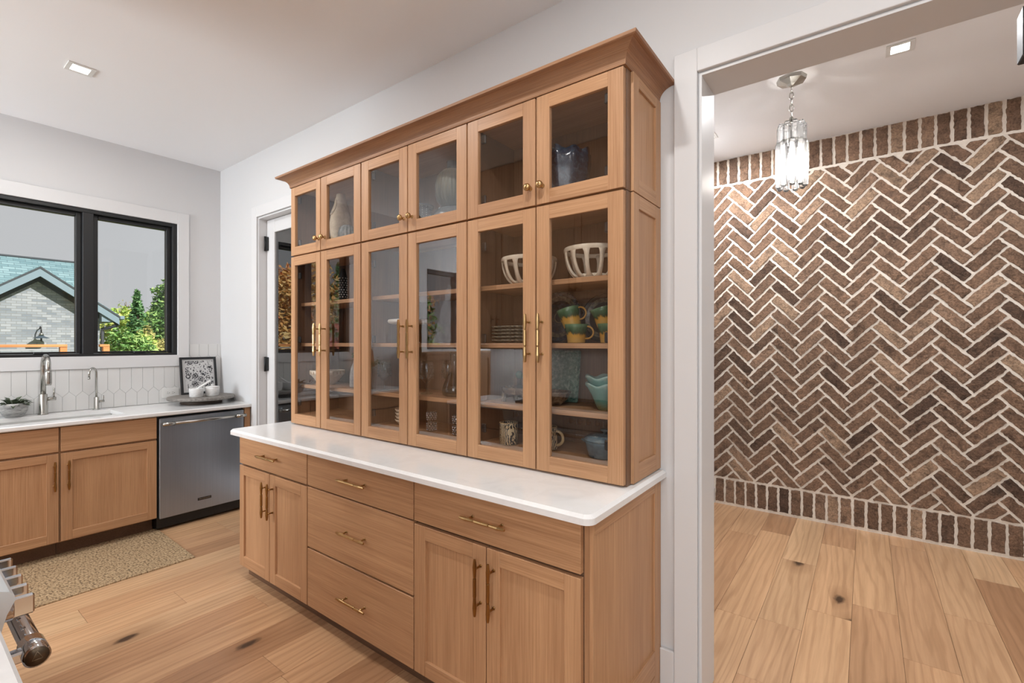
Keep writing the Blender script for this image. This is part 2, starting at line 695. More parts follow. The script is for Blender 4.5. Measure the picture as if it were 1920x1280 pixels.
def clip_rect(poly, x0, x1, z0, z1):
    for ax, v, k2 in ((0, x1, True), (0, x0, False), (1, z1, True), (1, z0, False)):
        if len(poly) < 3: return []
        poly = clip(poly, ax, v, k2)
    return poly if len(poly) >= 3 else []


def area(poly):
    return abs(sum(poly[i - 1][0] * poly[i][1] - poly[i][0] * poly[i - 1][1] for i in range(len(poly)))) / 2


# ------------------------------------------------------------------ dimensions read off the photograph
W = 1.9452      # face of the wall behind the hutch
WB = 2.125      # far face of that wall
XW = -4.8914    # face of the window wall
BK = 4.4946     # face of the brick
U = 1.5983      # door plane of the display cabinets
B = 1.3234      # door plane of the base cabinets
CEIL = 3.05
F = -4.275      # door plane of the sink cabinets

# ------------------------------------------------------------------ floor with planks
fl = MB().box(-5.05, 2.7, -3.3, 4.65, -0.12, -0.004).struct('floor', flat('plank_joint', srgb(92, 66, 46), 0.8), 'wide oak plank floor')
PW = 0.1955
manual = {-1: [2.75, 3.60], 0: [4.04, 3.0], 1: [3.20], 2: [2.79, 4.3], 3: [3.38, 2.3], -2: [2.71, 4.05], -3: [3.9]}
for i in range(-25, 14):
    x0 = -0.06 + PW * (i - 1)
    x1 = x0 + PW
    xa, xb = max(x0, -5.0), min(x1, 2.68)
    if xb - xa < 0.02: continue
    r2 = random.Random(100 + i)
    ends = sorted(manual.get(i, []))
    y = -3.2
    cuts = [y]
    while True:
        y += r2.uniform(1.1, 2.1)
        if y > (min(ends) - 0.5 if ends else 4.3): break
        cuts.append(y)
    cuts += ends + [4.6]
    for a, b in zip(cuts[:-1], cuts[1:]):
        g = 0.0006
        mb = MB().box(xa + g, xb - g, a + g, b - g, -0.004, 0.0, 0, 0.0007)
        cxp, cyp = (xa + xb) / 2, (a + b) / 2
        o = bpy.data.objects.new('plank', mb.mesh('plank', M['floor'], (cxp, cyp, 0)))
        o.location = (cxp, cyp, 0)
        o.parent = fl
        COL.objects.link(o)

# ------------------------------------------------------------------ ceiling
MB().box(-5.2, 2.8, -3.4, 4.8, CEIL, CEIL + 0.25).struct('ceiling', M['ceil'], 'flat white ceiling')


# ------------------------------------------------------------------ walls (built of blocks around their openings)
def wall_y(name, y0, y1, x0, x1, opens, mat, label):
    """wall running along x; opens = (xa, xb, za, zb)"""
    mb = MB()
    x = x0
    for xa, xb, za, zb in sorted(opens):
        mb.box(x, xa, y0, y1, 0, CEIL)
        if za > 0: mb.box(xa, xb, y0, y1, 0, za)
        mb.box(xa, xb, y0, y1, zb, CEIL)
        x = xb
    mb.box(x, x1, y0, y1, 0, CEIL)
    return mb.struct(name, mat, label)


def wall_x(name, x0, x1, y0, y1, opens, mat, label):
    mb = MB()
    y = y0
    for ya, yb, za, zb in sorted(opens):
        mb.box(x0, x1, y, ya, 0, CEIL)
        if za > 0: mb.box(x0, x1, ya, yb, 0, za)
        mb.box(x0, x1, ya, yb, zb, CEIL)
        y = yb
    mb.box(x0, x1, y, y1, 0, CEIL)
    return mb.struct(name, mat, label)


wl = wall_x('wall_left', XW - 0.16, XW, -3.3, 2.12, [(-0.113, 1.592, 1.325, 2.48), (-1.98, -1.36, 1.34, 2.47)], M['wall'], 'white wall with the window over the sink')
wall_y('wall_back', W, WB, XW - 0.16, 2.7, [(-4.133, -3.22, 0, 2.485), (-0.52, 1.30, 0, 2.485)], M['wall'], 'white wall behind the oak hutch')
wf = wall_y('wall_front', -0.64, -0.504, -3.05, -0.72, [], M['wall'], 'white wall behind the range')
wall_y('wall_rear', -3.42, -3.3, XW - 0.16, 2.8, [(-4.7, -3.3, 1.2, 2.65), (-0.6, 2.4, 1.2, 2.65)], M['wall'], 'white wall behind the camera')
wall_x('wall_right', 2.68, 2.8, -3.4, 4.65, [], M['wall'], 'white wall right of the camera')
wall_x('wall_hall_left', -1.24, -1.10, WB, BK + 0.1, [], M['wall'], 'white side wall of the brick room')
wall_x('wall_hall_right', 1.95, 2.07, WB, BK + 0.1, [], M['wall'], 'white far side wall of the brick room')
wall_y('wall_pantry', 3.5, 3.6, XW - 0.16, -1.24, [], M['wall'], 'white wall seen through the glass door')
wall_x('wall_pantry_left', XW - 0.16, XW, 2.12, 3.6, [], M['wall'], 'white end wall seen through the glass door')

# ------------------------------------------------------------------ brick wall
wb = MB().box(-1.24, 2.07, BK + 0.004, BK + 0.14, 0, CEIL).struct('wall_far', M['mortar'], 'herringbone brick wall with soldier courses')


def rough_poly(poly, r2, step=0.016, amp=0.0034, inset=0.0):
    n = len(poly)
    out = []
    for i in range(n):
        a, b = poly[i], poly[(i + 1) % n]
        L = math.hypot(b[0] - a[0], b[1] - a[1])
        q = max(1, int(L / step))
        for j in range(q):
            t = j / q
            t2 = t if j == 0 else t + r2.uniform(-0.2, 0.2) / q
            x, z = a[0] + (b[0] - a[0]) * t2, a[1] + (b[1] - a[1]) * t2
            out.append((x + r2.uniform(-amp, amp), z + r2.uniform(-amp, amp)))
    return out


def shrink(poly, d):
    n = len(poly)
    ar = sum(poly[i - 1][0] * poly[i][1] - poly[i][0] * poly[i - 1][1] for i in range(n))
    if ar < 0: poly = poly[::-1]
    out = []
    for i in range(n):
        a, p, b = Vector(poly[i - 1]), Vector(poly[i]), Vector(poly[(i + 1) % n])
        if (p - a).length < 1e-5 or (b - p).length < 1e-5: continue
        e0, e1 = (p - a).normalized(), (b - p).normalized()
        n0, n1 = Vector((-e0.y, e0.x)), Vector((-e1.y, e1.x))
        den = max(0.25, 1 + n0.dot(n1))
        q = (n0 + n1) / den
        out.append((p.x + q.x * d, p.y + q.y * d))
    return out


bricks = []
JH = 0.0085
kx = 0.339 / (math.sqrt(2) * 3 * 0.0835)
hx, hz = 0.245 / 2, 0.0835 / 2     # half pitch sizes
ca = math.sqrt(0.5)
for ncol in range(-7, 7):
    for kk in range(-24, 3):
        for kind in (0, 1):
            cx0 = (0.312 if kind == 0 else 0.4815) + 0.339 * ncol
            cz0 = (2.728 if kind == 0 else 2.669) + 0.118 * kk
            sx = 1 if kind == 0 else -1
            hl, hw = 0.2505 / 2 - JH, 0.0835 / 2 - JH
            pts = []
            for a, b in ((-hl, -hw), (hl, -hw), (hl, hw), (-hl, hw)):
                px, pz = (a - b) * ca * kx, (a + b) * ca
                pts.append((cx0 + sx * px, cz0 + pz))
            if kind: pts = pts[::-1]
            q = clip_rect(pts, -1.095, 1.94, 0.243, 2.812)
            if len(q) >= 3 and area(q) > 0.0006:
                bricks.append(q)
for i in range(0, 37):
    x0 = -1.087 + 0.0836 * i
    bricks.append([(x0 + 0.009, 0.024), (x0 + 0.0745, 0.024), (x0 + 0.0745, 0.224), (x0 + 0.009, 0.224)])
    x0 = -0.29 + 0.0857 * (i - 10)
    t = [(x0 + 0.010, 2.834), (x0 + 0.0765, 2.834), (x0 + 0.0765, 3.046), (x0 + 0.010, 3.046)]
    t = clip_rect(t, -1.095, 1.94, 0, 3.05)
    if t and area(t) > 0.001: bricks.append(t)


def in_view(q):
    cx0 = sum(p[0] for p in q) / len(q)
    return -1.2 < cx0 < 0.86


seen = sorted([q for q in bricks if in_view(q)], key=area, reverse=True)
rest = [q for q in bricks if not in_view(q)] + seen[300:]
for n_, q in enumerate(seen[:300]):
    r2 = random.Random(500 + n_)
    mb = MB().prism(rough_poly(q, r2), 'y', BK + 0.02, BK - r2.uniform(0.0005, 0.006), 0, 0.004)
    cx0 = sum(p[0] for p in q) / len(q)
    cz0 = sum(p[1] for p in q) / len(q)
    o = bpy.data.objects.new('brick', mb.mesh('brick', M['brick'], (cx0, BK, cz0)))
    o.location = (cx0, BK, cz0)
    o.parent = wb
    COL.objects.link(o)
mb = MB()
for n_, q in enumerate(rest):
    r2 = random.Random(2500 + n_)
    mb.prism(rough_poly(q, r2), 'y', BK + 0.02, BK - r2.uniform(0.0005, 0.006), 0, 0.004)
mb.build('brick_field', M['brick'], wb, kind='stuff')

# ------------------------------------------------------------------ casings, baseboards
def casing(name, xa, xb, xo0, xo1, ztop, zout, label):
    mb = MB()
    mb.box(xo0, xa, W - 0.019, W, 0, zout, 0, 0.002)
    mb.box(xb, xo1, W - 0.019, W, 0, zout, 0, 0.002)
    mb.box(xa, xb, W - 0.019, W, ztop, zout, 0, 0.002)
    # jamb lining, slightly proud of the opening
    mb.box(xa + 0.005, xa + 0.0145, W - 0.004, WB + 0.004, 0, ztop - 0.006)
    mb.box(xb - 0.0145, xb - 0.005, W - 0.004, WB + 0.004, 0, ztop - 0.006)
    mb.box(xa + 0.0145, xb - 0.0145, W - 0.004, WB + 0.004, ztop - 0.0145, ztop - 0.006)
    return mb.struct(name, M['trim'], label)


casing('trim_1', -0.532, 1.312, -0.622, 1.41, 2.497, 2.588, 'white casing of the opening to the brick room')
casing('trim_2', -4.145, -3.208, -4.232, -3.11, 2.497, 2.588, 'white casing of the glass door left of the hutch')
MB().box(-0.682, -0.622, W - 0.017, W, 0, 0.178, 0, 0.004).struct('baseboard_back', M['trim'], 'short white baseboard right of the hutch')
MB().box(-1.10, -1.085, WB, BK, 0, 0.14, 0, 0.004).struct('baseboard_hall', M['trim'], 'white baseboard in the brick room')

# ------------------------------------------------------------------ glass door left of the hutch
d1 = struct_root('door_1', (-3.67, 2.06, 0), 'white framed glass door left of the hutch')
dx0, dx1, dy0, dy1 = -4.124, -3.229, 2.007, 2.047
mb = MB().box(dx0, dx0 + 0.124, dy0, dy1, 0.01, 2.478, 0, 0.002).box(dx1 - 0.124, dx1, dy0, dy1, 0.01, 2.478, 0, 0.002)
mb.box(dx0 + 0.124, dx1 - 0.124, dy0, dy1, 2.365, 2.478, 0, 0.002).box(dx0 + 0.124, dx1 - 0.124, dy0, dy1, 0.01, 0.22, 0, 0.002)
mb.build('door_frame', M['trim'], d1)
MB().box(dx0 + 0.12, dx1 - 0.12, 2.020, 2.027, 0.21, 2.37).build('glass_pane', M['doorglass'], d1)
for z in (2.277, 1.25, 0.25):
    hb = MB().box(-4.130, -4.092, 1.990, 2.0068, z - 0.058, z + 0.058, 0, 0.003)
    hb.tube([(-4.112, 1.986, z - 0.062), (-4.112, 1.986, z + 0.062)], 0.010, 12)
    hb.build('hinge', M['black'], d1, label='black door hinge')

# ------------------------------------------------------------------ frameless glass beside the opening at the right edge
g2 = struct_root('door_2', (0.62, 2.03, 0), 'frameless glass door at the right edge of the opening')
MB().box(0.386, 1.285, 2.024, 2.036, 0.012, 2.47).build('glass_panel', M['clear'], g2)
lf = MB().box(0.377, 0.389, 1.10, 2.014, 0.012, 2.47)
lf.build('glass_leaf', M['clear'], g2)
for z in (2.318, 0.28):
    hb = MB().box(0.357, 0.376, 1.945, 2.016, z - 0.07, z + 0.07, 0, 0.003).box(0.390, 0.400, 1.945, 2.016, z - 0.07, z + 0.07, 0, 0.003)
    hb.box(0.392, 0.455, 2.012, 2.022, z - 0.07, z + 0.07, 0, 0.003)
    hb.tube([(0.384, 2.02, z - 0.06), (0.384, 2.02, z + 0.06)], 0.010, 10)
    hb.build('glass_hinge', M['black'], g2, label='black glass clamp hinge')

# ------------------------------------------------------------------ window over the sink
w1 = struct_root('window_1', (XW, 0.74, 1.33), 'black framed three-part window over the sink')
mb = MB()
mb.box(XW, XW + 0.019, 1.592, 1.680, 1.227, 2.582, 0, 0.002).box(XW, XW + 0.019, -0.20, -0.113, 1.227, 2.582, 0, 0.002)
mb.box(XW, XW + 0.019, -0.113, 1.592, 2.480, 2.582, 0, 0.002).box(XW, XW + 0.019, -0.113, 1.592, 1.227, 1.325, 0, 0.002)
mb.build('casing', M['trim'], w1)
mb = MB()
x0, x1 = XW - 0.11, XW + 0.004
mb.box(x0, x1, -0.113, -0.078, 1.325, 2.48, 0, 0.002).box(x0, x1, 1.557, 1.592, 1.325, 2.48, 0, 0.002)
mb.box(x0, x1, -0.078, 1.557, 2.450, 2.48, 0, 0.002).box(x0, x1, -0.078, 1.557, 1.325, 1.345, 0, 0.002)
for yc in (0.40, 0.993):
    mb.box(x0, x1, yc - 0.033, yc + 0.033, 1.345, 2.450, 0, 0.002)
mb.build('window_frame', M['black'], w1)
for a, b in ((-0.078, 0.367), (0.433, 0.960), (1.026, 1.557)):
    mb = MB()
    xs0, xs1 = XW - 0.085, XW - 0.035
    t, bt = 0.034, 0.022
    for q0, q1, z0, z1 in ((a + .002, a + t, 1.347, 2.448), (b - t, b - .002, 1.347, 2.448), (a + t, b - t, 2.418, 2.448), (a + t, b - t, 1.347, 1.362)):
        mb.box(xs0, xs1, q0, q1, z0, z1, 0, 0.003)
    sash = mb.build('sash', M['black'], w1)
    MB().box(XW - 0.066, XW - 0.060, a + t - .004, b - t + .004, 1.358, 2.422).build('glass_pane', M['winglass'], sash)
    MB().box(XW - 0.03, XW + 0.008, (a + b) / 2 - 0.01, (a + b) / 2 + 0.075, 1.346, 1.362, 0, 0.004).build('crank_handle', M['black'], sash)

# glass door in the left wall and windows added behind the camera for the fill light
g3 = struct_root('window_4', (XW, -1.67, 1.34), 'narrow black framed window in the left wall')
mb = MB()
for a, b, z0, z1 in ((-1.98, -1.93, 1.34, 2.47), (-1.41, -1.36, 1.34, 2.47), (-1.93, -1.41, 2.41, 2.47), (-1.93, -1.41, 1.34, 1.40)):
    mb.box(XW - 0.10, XW - 0.04, a, b, z0, z1, 0, 0.003)
mb.build('window_frame', M['black'], g3)
MB().box(XW - 0.073, XW - 0.067, -1.935, -1.405, 1.395, 2.415).build('glass_pane', M['winglass'], g3)
w2 = struct_root('fill_window_right', (0.9, -3.36, 1.2), 'black framed window added for fill light behind the camera')
mb = MB()
for xx in (-0.6, 0.38, 1.36, 2.34):
    mb.box(xx, xx + 0.06, -3.39, -3.33, 1.2, 2.65)
mb.box(-0.54, 2.34, -3.39, -3.33, 1.2, 1.26).box(-0.54, 2.34, -3.39, -3.33, 2.59, 2.65)
mb.build('window_frame', M['black'], w2)
w3 = struct_root('fill_window_left', (-4.0, -3.36, 1.2), 'black framed window added for fill light behind the sink corner')
mb = MB()
for xx in (-4.7, -3.36):
    mb.box(xx, xx + 0.06, -3.39, -3.33, 1.2, 2.65)
mb.box(-4.64, -3.36, -3.39, -3.33, 1.2, 1.26).box(-4.64, -3.36, -3.39, -3.33, 2.59, 2.65)
mb.build('window_frame', M['black'], w3)
MB().box(-4.64, -3.36, -3.363, -3.357, 1.26, 2.59).build('glass_pane', M['clear'], w3)
for xx in (-0.54, 0.44, 1.42):
    MB().box(xx, xx + 0.92, -3.363, -3.357, 1.26, 2.59).build('glass_pane', M['clear'], w2)

# ------------------------------------------------------------------ backsplash of picket tile
bs = MB().box(XW - 0.001, XW + 0.002, -0.5, 1.681, 0.909, 1.228).box(XW - 0.001, XW + 0.002, 1.681, W, 0.909, 1.42).struct('trim_backsplash', M['grout'], 'white picket tile backsplash behind the sink')


def picket(y, z, w=0.074, h=0.30):
    p = w / 2
    return [(y - w / 2, z - h / 2 + p), (y, z - h / 2), (y + w / 2, z - h / 2 + p), (y + w / 2, z + h / 2 - p), (y, z + h / 2), (y - w / 2, z + h / 2 - p)]


TW, THT = 0.0755, 0.30
for row in range(0, 3):
    z = 0.905 + row * (THT - TW / 2 + 0.0006)
    for j in range(-1, 34):
        yc = -0.50 + (j + (0.5 if row % 2 else 0)) * (TW + 0.0012)
        p = picket(yc, z, TW, THT)
        for q in (clip_rect(p, -0.498, 1.6805, 0.911, 1.226), clip_rect(p, 1.6825, 1.943, 0.911, 1.418)):
            if q and area(q) > 0.0004:
                MB().prism(q, 'x', XW + 0.001, XW + 0.0085, 0, 0.0012).build('tile', M['tile'], bs)
mb = MB()
for row in range(0, 3):
    z = 0.905 + row * (THT - TW / 2 + 0.0006)
    for j in range(-1, 32):
        q = clip_rect(picket(-3.04 + (j + (0.5 if row % 2 else 0)) * (TW + 0.0012), z, TW, THT), -3.04, -0.73, 0.911, 1.418)
        if q and area(q) > 0.0004:
            mb.prism(q, 'y', -0.503, -0.4955, 0, 0.0012)
mb.build('tile_field', M['tile'], wf, kind='stuff')


# ------------------------------------------------------------------ pulls and knobs
def pull_bm(c, length, axis, out, proj=0.034, post=0.55):
    """faceted three-part bar pull; c = point on the door face, axis = 'x','y','z', out = unit vector away from the door"""
    ax = {'x': Vector((1, 0, 0)), 'y': Vector((0, 1, 0)), 'z': Vector((0, 0, 1))}[axis]
    out = Vector(out)
    c = Vector(c) + out * proj
    L = length / 2
    mb = MB()
    g = L * 0.34
    prof = [(-L, 0.0045), (-L * .93, 0.0058), (-L * .72, 0.0080), (-g - 0.006, 0.0058), (-g - 0.0015, 0.0052)]
    mb.tube([c + ax * t for t, r in prof], [r for t, r in prof], 8, smooth=False)
    mb.tube([c + ax * -t for t, r in prof], [r for t, r in prof], 8, smooth=False)
    mb.tube([c + ax * -(g - .0005), c + ax * -(g - .004), c + ax * (g - .004), c + ax * (g - .0005)], [0.0060, 0.0068, 0.0068, 0.0060], 8, smooth=False)
    mb.tube([c - ax * g * 1.05, c + ax * g * 1.05], 0.0042, 8)
    for sgn in (-1, 1):
        p = c + ax * sgn * L * 0.66
        mb.tube([p, p - out * (proj - 0.002)], 0.0042, 8)
        mb.tube([p - out * (proj - 0.003), p - out * proj], 0.0062, 10)
    return mb


def knob_bm(c, out):
    """round knob on a stem along -y"""
    mb = MB()
    prof = [(0.0, -0.037), (0.007, -0.0365), (0.013, -0.033), (0.0155, -0.027), (0.0145, -0.021), (0.009, -0.0165), (0.0058, -0.013), (0.0055, -0.004), (0.009, -0.002), (0.009, 0.0)]
    return mb.lathe(prof, c, 20, axis='y')


# ------------------------------------------------------------------ door builder (front faces -y, or +x when along='y')
def door_parts(parent, a0, a1, z0, z1, face, st, rt, rb, fill, along='x', pull=None, glass=None):
    """frame and panel / glass door. a = position along the run; face = front plane; fill = 'panel' or 'glass'"""
    T = 0.021
    mb = MB()
    e = 0.0015

    def bx(p0, p1, q0, q1, d0, d1, m, b=0.0012):
        if along == 'x':
            mb.box(p0, p1, face + d0, face + d1, q0, q1, m, b)
        else:
            mb.box(face - d1, face - d0, p0, p1, q0, q1, m, b)
    bx(a0, a0 + st, z0, z1, 0, T, 0)
    bx(a1 - st, a1, z0, z1, 0, T, 0)
    bx(a0 + st, a1 - st, z1 - rt, z1, 0, T, 1)
    bx(a0 + st, a1 - st, z0, z0 + rb, 0, T, 1)
    d = mb.build('door', [M['oakz'], M['oakx'] if along == 'x' else M['oaky']], parent)
    mb = MB()
    d0, d1 = (0.011, 0.018) if fill == 'panel' else (0.010, 0.0135)
    g = 0.004
    if along == 'x':
        mb.box(a0 + st - g, a1 - st + g, face + d0, face + d1, z0 + rb - g, z1 - rt + g)
    else:
        mb.box(face - d1, face - d0, a0 + st - g, a1 - st + g, z0 + rb - g, z1 - rt + g)
    if fill == 'panel':
        mb.build('door_panel', M['oakz'], d)
    else:
        mb.build('glass_pane', M['cabglass'], d)
    return d


def add_pull(d, c, L, axis, out, mat='brass', name='handle'):
    return pull_bm(c, L, axis, out).build(name, M[mat], d, label='brass bar pull' if mat == 'brass' else 'aged brass bar pull')


def drawer(parent, x0, x1, z0, z1, face, pullx=None, along='x', mat=None):
    mb = MB()
    if along == 'x':
        mb.box(x0, x1, face, face + 0.021, z0, z1, 0, 0.0015)
        d = mb.build('drawer_front', M['oakx'], parent)
        if pullx is not None:
            add_pull(d, (pullx, face, (z0 + z1) / 2), 0.21, 'x', (0, -1, 0))
    else:
        mb.box(face - 0.021, face, x0, x1, z0, z1, 0, 0.0015)
        d = mb.build('drawer_front', M['oaky'], parent)
    return d


# ------------------------------------------------------------------ hutch: three base cabinets
ZT, ZB = 0.872, 0.083
CF = B + 0.023
MOAK = [M['oakz'], M['oakx'], M['toe']]


def base_cab(label, x0, x1):
    t = thing('base_cabinet', label, 'cabinet', ((x0 + x1) / 2, (B + W) / 2, 0))
    mb = MB().box(x0, x1, CF, W - 0.002, 0.088, 0.876)
    mb.build('carcass', M['toe'], t, label='cabinet box darkened for the gap shade between the fronts')  # dark colour stands in for shade in the gaps between fronts
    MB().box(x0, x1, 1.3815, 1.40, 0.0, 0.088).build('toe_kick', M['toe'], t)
    return t


c1 = base_cab('left base cabinet of the oak hutch, one drawer over two doors', -3.068, -2.302)
drawer(c1, -3.058, -2.306, 0.701, ZT, B, -2.682)
da = door_parts(c1, -3.058, -2.696, ZB, 0.6905, B, 0.052, 0.057, 0.062, 'panel')
db = door_parts(c1, -2.691, -2.306, ZB, 0.6905, B, 0.060, 0.057, 0.062, 'panel')
add_pull(da, (-2.718, B, 0.549), 0.20, 'z', (0, -1, 0), 'bronze')
add_pull(db, (-2.655, B, 0.549), 0.20, 'z', (0, -1, 0), 'bronze')
c2 = base_cab('middle base cabinet of the oak hutch with three stacked drawers', -2.301, -1.494)
for z0, z1 in ((0.701, ZT), (0.388, 0.6935), (ZB, 0.3785)):
    drawer(c2, -2.298, -1.497, z0, z1, B, -1.889)
c3 = base_cab('right base cabinet of the oak hutch, one drawer over two doors', -1.493, -0.694)
drawer(c3, -1.490, -0.719, 0.701, ZT, B, -1.1005)
da = door_parts(c3, -1.490, -1.1075, ZB, 0.6875, B, 0.064, 0.055, 0.062, 'panel')
db = door_parts(c3, -1.1030, -0.719, ZB, 0.6875, B, 0.060, 0.055, 0.062, 'panel')
add_pull(da, (-1.131, B, 0.547), 0.205, 'z', (0, -1, 0), 'bronze')
add_pull(db, (-1.069, B, 0.547), 0.205, 'z', (0, -1, 0), 'bronze')
MB().box(-0.717, -0.6945, B + 0.0222, 1.345, 0.09, 0.876, 0, 0.001).build('face_stile', M['oakz'], c3)
mb = MB()
sx0, sx1 = -0.694, -0.681
mb.box(sx0, sx1, 1.335, 1.345, 0.09, 0.876, 0, 0.001)
mb.box(sx0, sx1, 1.874, W - 0.003, 0.0, 0.876, 0, 0.001)
mb.box(sx0, sx1, 1.345, 1.874, 0.826, 0.876, 1, 0.001)
mb.box(sx0, sx1, 1.345, 1.874, 0.09, 0.19, 1, 0.001)
mb.box(sx0, sx1, 1.40, 1.874, 0.0, 0.086, 1, 0.001)
mb.box(sx0, sx1 - 0.008, 1.345, 1.874, 0.19, 0.826, 0)
mb.build('end_panel', [M['oakz'], M['oaky']], c3)


def rounded(x0, x1, y0, y1, rl, rr, n=6):
    pts = []
    for i in range(n + 1):
        a = PI + PI / 2 * i / n
        pts.append((x0 + rl + rl * math.cos(a), y0 + rl + rl * math.sin(a)))
    for i in range(n + 1):
        a = 1.5 * PI + PI / 2 * i / n
        pts.append((x1 - rr + rr * math.cos(a), y0 + rr + rr * math.sin(a)))
    pts += [(x1, y1), (x0, y1)]
    return pts


wt = MB().slab(rounded(-3.098, -0.659, 1.2766, W - 0.001, 0.03, 0.035), 0.878, 0.9085, 0.0105)
wt.thing('worktop', M['quartz'], 'long white quartz worktop of the oak hutch', 'worktop')

# ------------------------------------------------------------------ hutch: display cabinets, tall row and top row
UX = [(-2.970, -2.637, -2.6285, -2.239), (-2.2295, -1.8535, -1.8465, -1.452), (-1.4435, -1.0765, -1.0695, -0.696)]
KX = [(-2.653, -2.588), (-1.879, -1.816), (-1.099, -1.040)]
HX = [(-2.650, -2.582), (-1.879, -1.815), (-1.103, -1.041)]
pos = ('left', 'middle', 'right')
CU = U + 0.0225
for (xa, xb, xc_, xd), (k0, k1), (h0, h1), nm in zip(UX, KX, HX, pos):
    x0, x1 = xa - 0.003, xd + 0.003
    xin = 0.017
    for row, (z0, z1, dz0, dz1) in enumerate(((0.9095, 1.983, 0.918, 1.980), (1.9855, 2.424, 1.989, 2.423))):
        if row == 0:
            t = thing('display_cabinet', nm + ' tall glass door cabinet standing on the hutch worktop', 'cabinet', ((x0 + x1) / 2, 1.77, z0))
        else:
            t = thing('display_cabinet', nm + ' short glass door cabinet with round knobs under the crown', 'cabinet', ((x0 + x1) / 2, 1.77, z0))
        mb = MB()
        zf = 0.973 if row == 0 else 2.026
        mb.box(x0, x0 + xin, CU, W - 0.002, z0, z1, 0).box(x1 - xin, x1, CU, W - 0.002, z0, z1, 0)
        mb.box(x0 + xin, x1 - xin, CU, W - 0.002, zf - 0.018, zf, 1).box(x0 + xin, x1 - xin, CU, W - 0.002, z1 - 0.018, z1, 1)
        mb.box(x0 + xin, x1 - xin, W - 0.012, W - 0.002, zf, z1 - 0.018, 0)
        mb.box(x0 + xin, x1 - xin, CU, CU + 0.018, z0, zf - 0.018, 1)
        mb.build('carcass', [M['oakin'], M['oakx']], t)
        if row == 0:
            for zs in (1.160, 1.4295, 1.689):
                MB().box(x0 + xin + .001, x1 - xin - .001, 1.658, W - 0.013, zs - 0.021, zs, 0, 0.001).build('shelf', M['oakx'], t)
        for (p, q, left) in ((xa, xb, True), (xc_, xd, False)):
            st = 0.061 if xb - xa > 0.34 or not left else 0.045
            if row == 0:
                d = door_parts(t, p, q, dz0, dz1, U, st, 0.056, 0.060, 'glass')
                add_pull(d, (h0 if left else h1, U, 1.450), 0.195, 'z', (0, -1, 0))
                hz_ = (1.05, 1.45, 1.86)
            else:
                d = door_parts(t, p, q, dz0, dz1, U, st, 0.055, 0.055, 'glass')
                knob_bm((k0 if left else k1, U, 2.060), None).build('knob', M['brass'], d, label='round brass knob')
                hz_ = (2.07, 2.34)
            hx0 = p + st + 0.012 if left else q - st - 0.012
            for zz in hz_:
                MB().box(hx0 - 0.013, hx0 + 0.013, U + 0.022, U + 0.034, zz - 0.02, zz + 0.02, 0, 0.004).build('hinge', M['black'], d)
    if nm == 'right':
        for z0, z1, pa in ((0.913, 1.9835, (0.98, 1.932)), (1.9875, 2.425, (2.042, 2.383))):
            mb = MB()
            s0, s1 = x1 + 0.0, -0.681
            mb.box(s0, s1, 1.656, 1.708, z0, z1, 0, 0.0012).box(s0, s1, 1.886, W - 0.003, z0, z1, 0, 0.0012)
            mb.box(s0, s1, 1.708, 1.886, z0, pa[0], 1, 0.0012).box(s0, s1, 1.708, 1.886, pa[1], z1, 1, 0.0012)
            mb.box(s0, s1 - 0.008, 1.708, 1.886, pa[0], pa[1], 0)
            host = [o for o in bpy.data.objects if o.get('label', '').startswith('right ' + ('tall' if z0 < 1.5 else 'short'))][0]
            mb.build('end_panel', [M['oakz'], M['oaky']], host)

# crown moulding, cove profile mitred round three sides
prof = [(0.0, 2.4255), (0.006, 2.4255), (0.0075, 2.431)]
for i in range(1, 9):
    a = PI / 2 * i / 8
    prof.append((0.0075 + 0.058 * (1 - math.cos(a)), 2.431 + 0.050 * math.sin(a)))
prof += [(0.070, 2.483), (0.072, 2.493), (0.0, 2.493)]
cxl, cxr, cyf = -2.972, -0.693, U + 0.003
vs, n = [], len(prof)
for o_, z in prof:
    vs += [(cxl - o_, W - .001, z), (cxl - o_, cyf - o_, z), (cxr + o_, cyf - o_, z), (cxr + o_, W - .001, z)]
crown = MB()
for seg in range(3):
    fs = []
    for i in range(n - 1):
        fs.append((i * 4 + seg, i * 4 + seg + 1, (i + 1) * 4 + seg + 1, (i + 1) * 4 + seg))
    crown.add(vs, fs, 0 if seg == 1 else 1, False)
crown.add(vs, [(0, 1, 2, 3), tuple(i * 4 for i in range(n)), tuple(i * 4 + 3 for i in range(n))], 0)
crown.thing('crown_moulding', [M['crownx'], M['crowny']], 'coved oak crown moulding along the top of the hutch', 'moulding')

# ------------------------------------------------------------------ sink run
def sink_base(label, y0, y1, handles):
    t = thing('base_cabinet', label, 'cabinet', ((F + XW) / 2, (y0 + y1) / 2, 0))
    MB().box(XW + 0.002, F - 0.023, y0, y1, 0.105, 0.70).box(F - 0.075, F - 0.023, y0, y1, 0.70, 0.876).build('carcass', M['oakz'], t)
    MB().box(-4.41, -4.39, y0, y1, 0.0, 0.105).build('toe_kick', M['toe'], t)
    drawer(t, y0 + 0.004, y1 - 0.004, 0.711, 0.870, F, along='y')
    return t


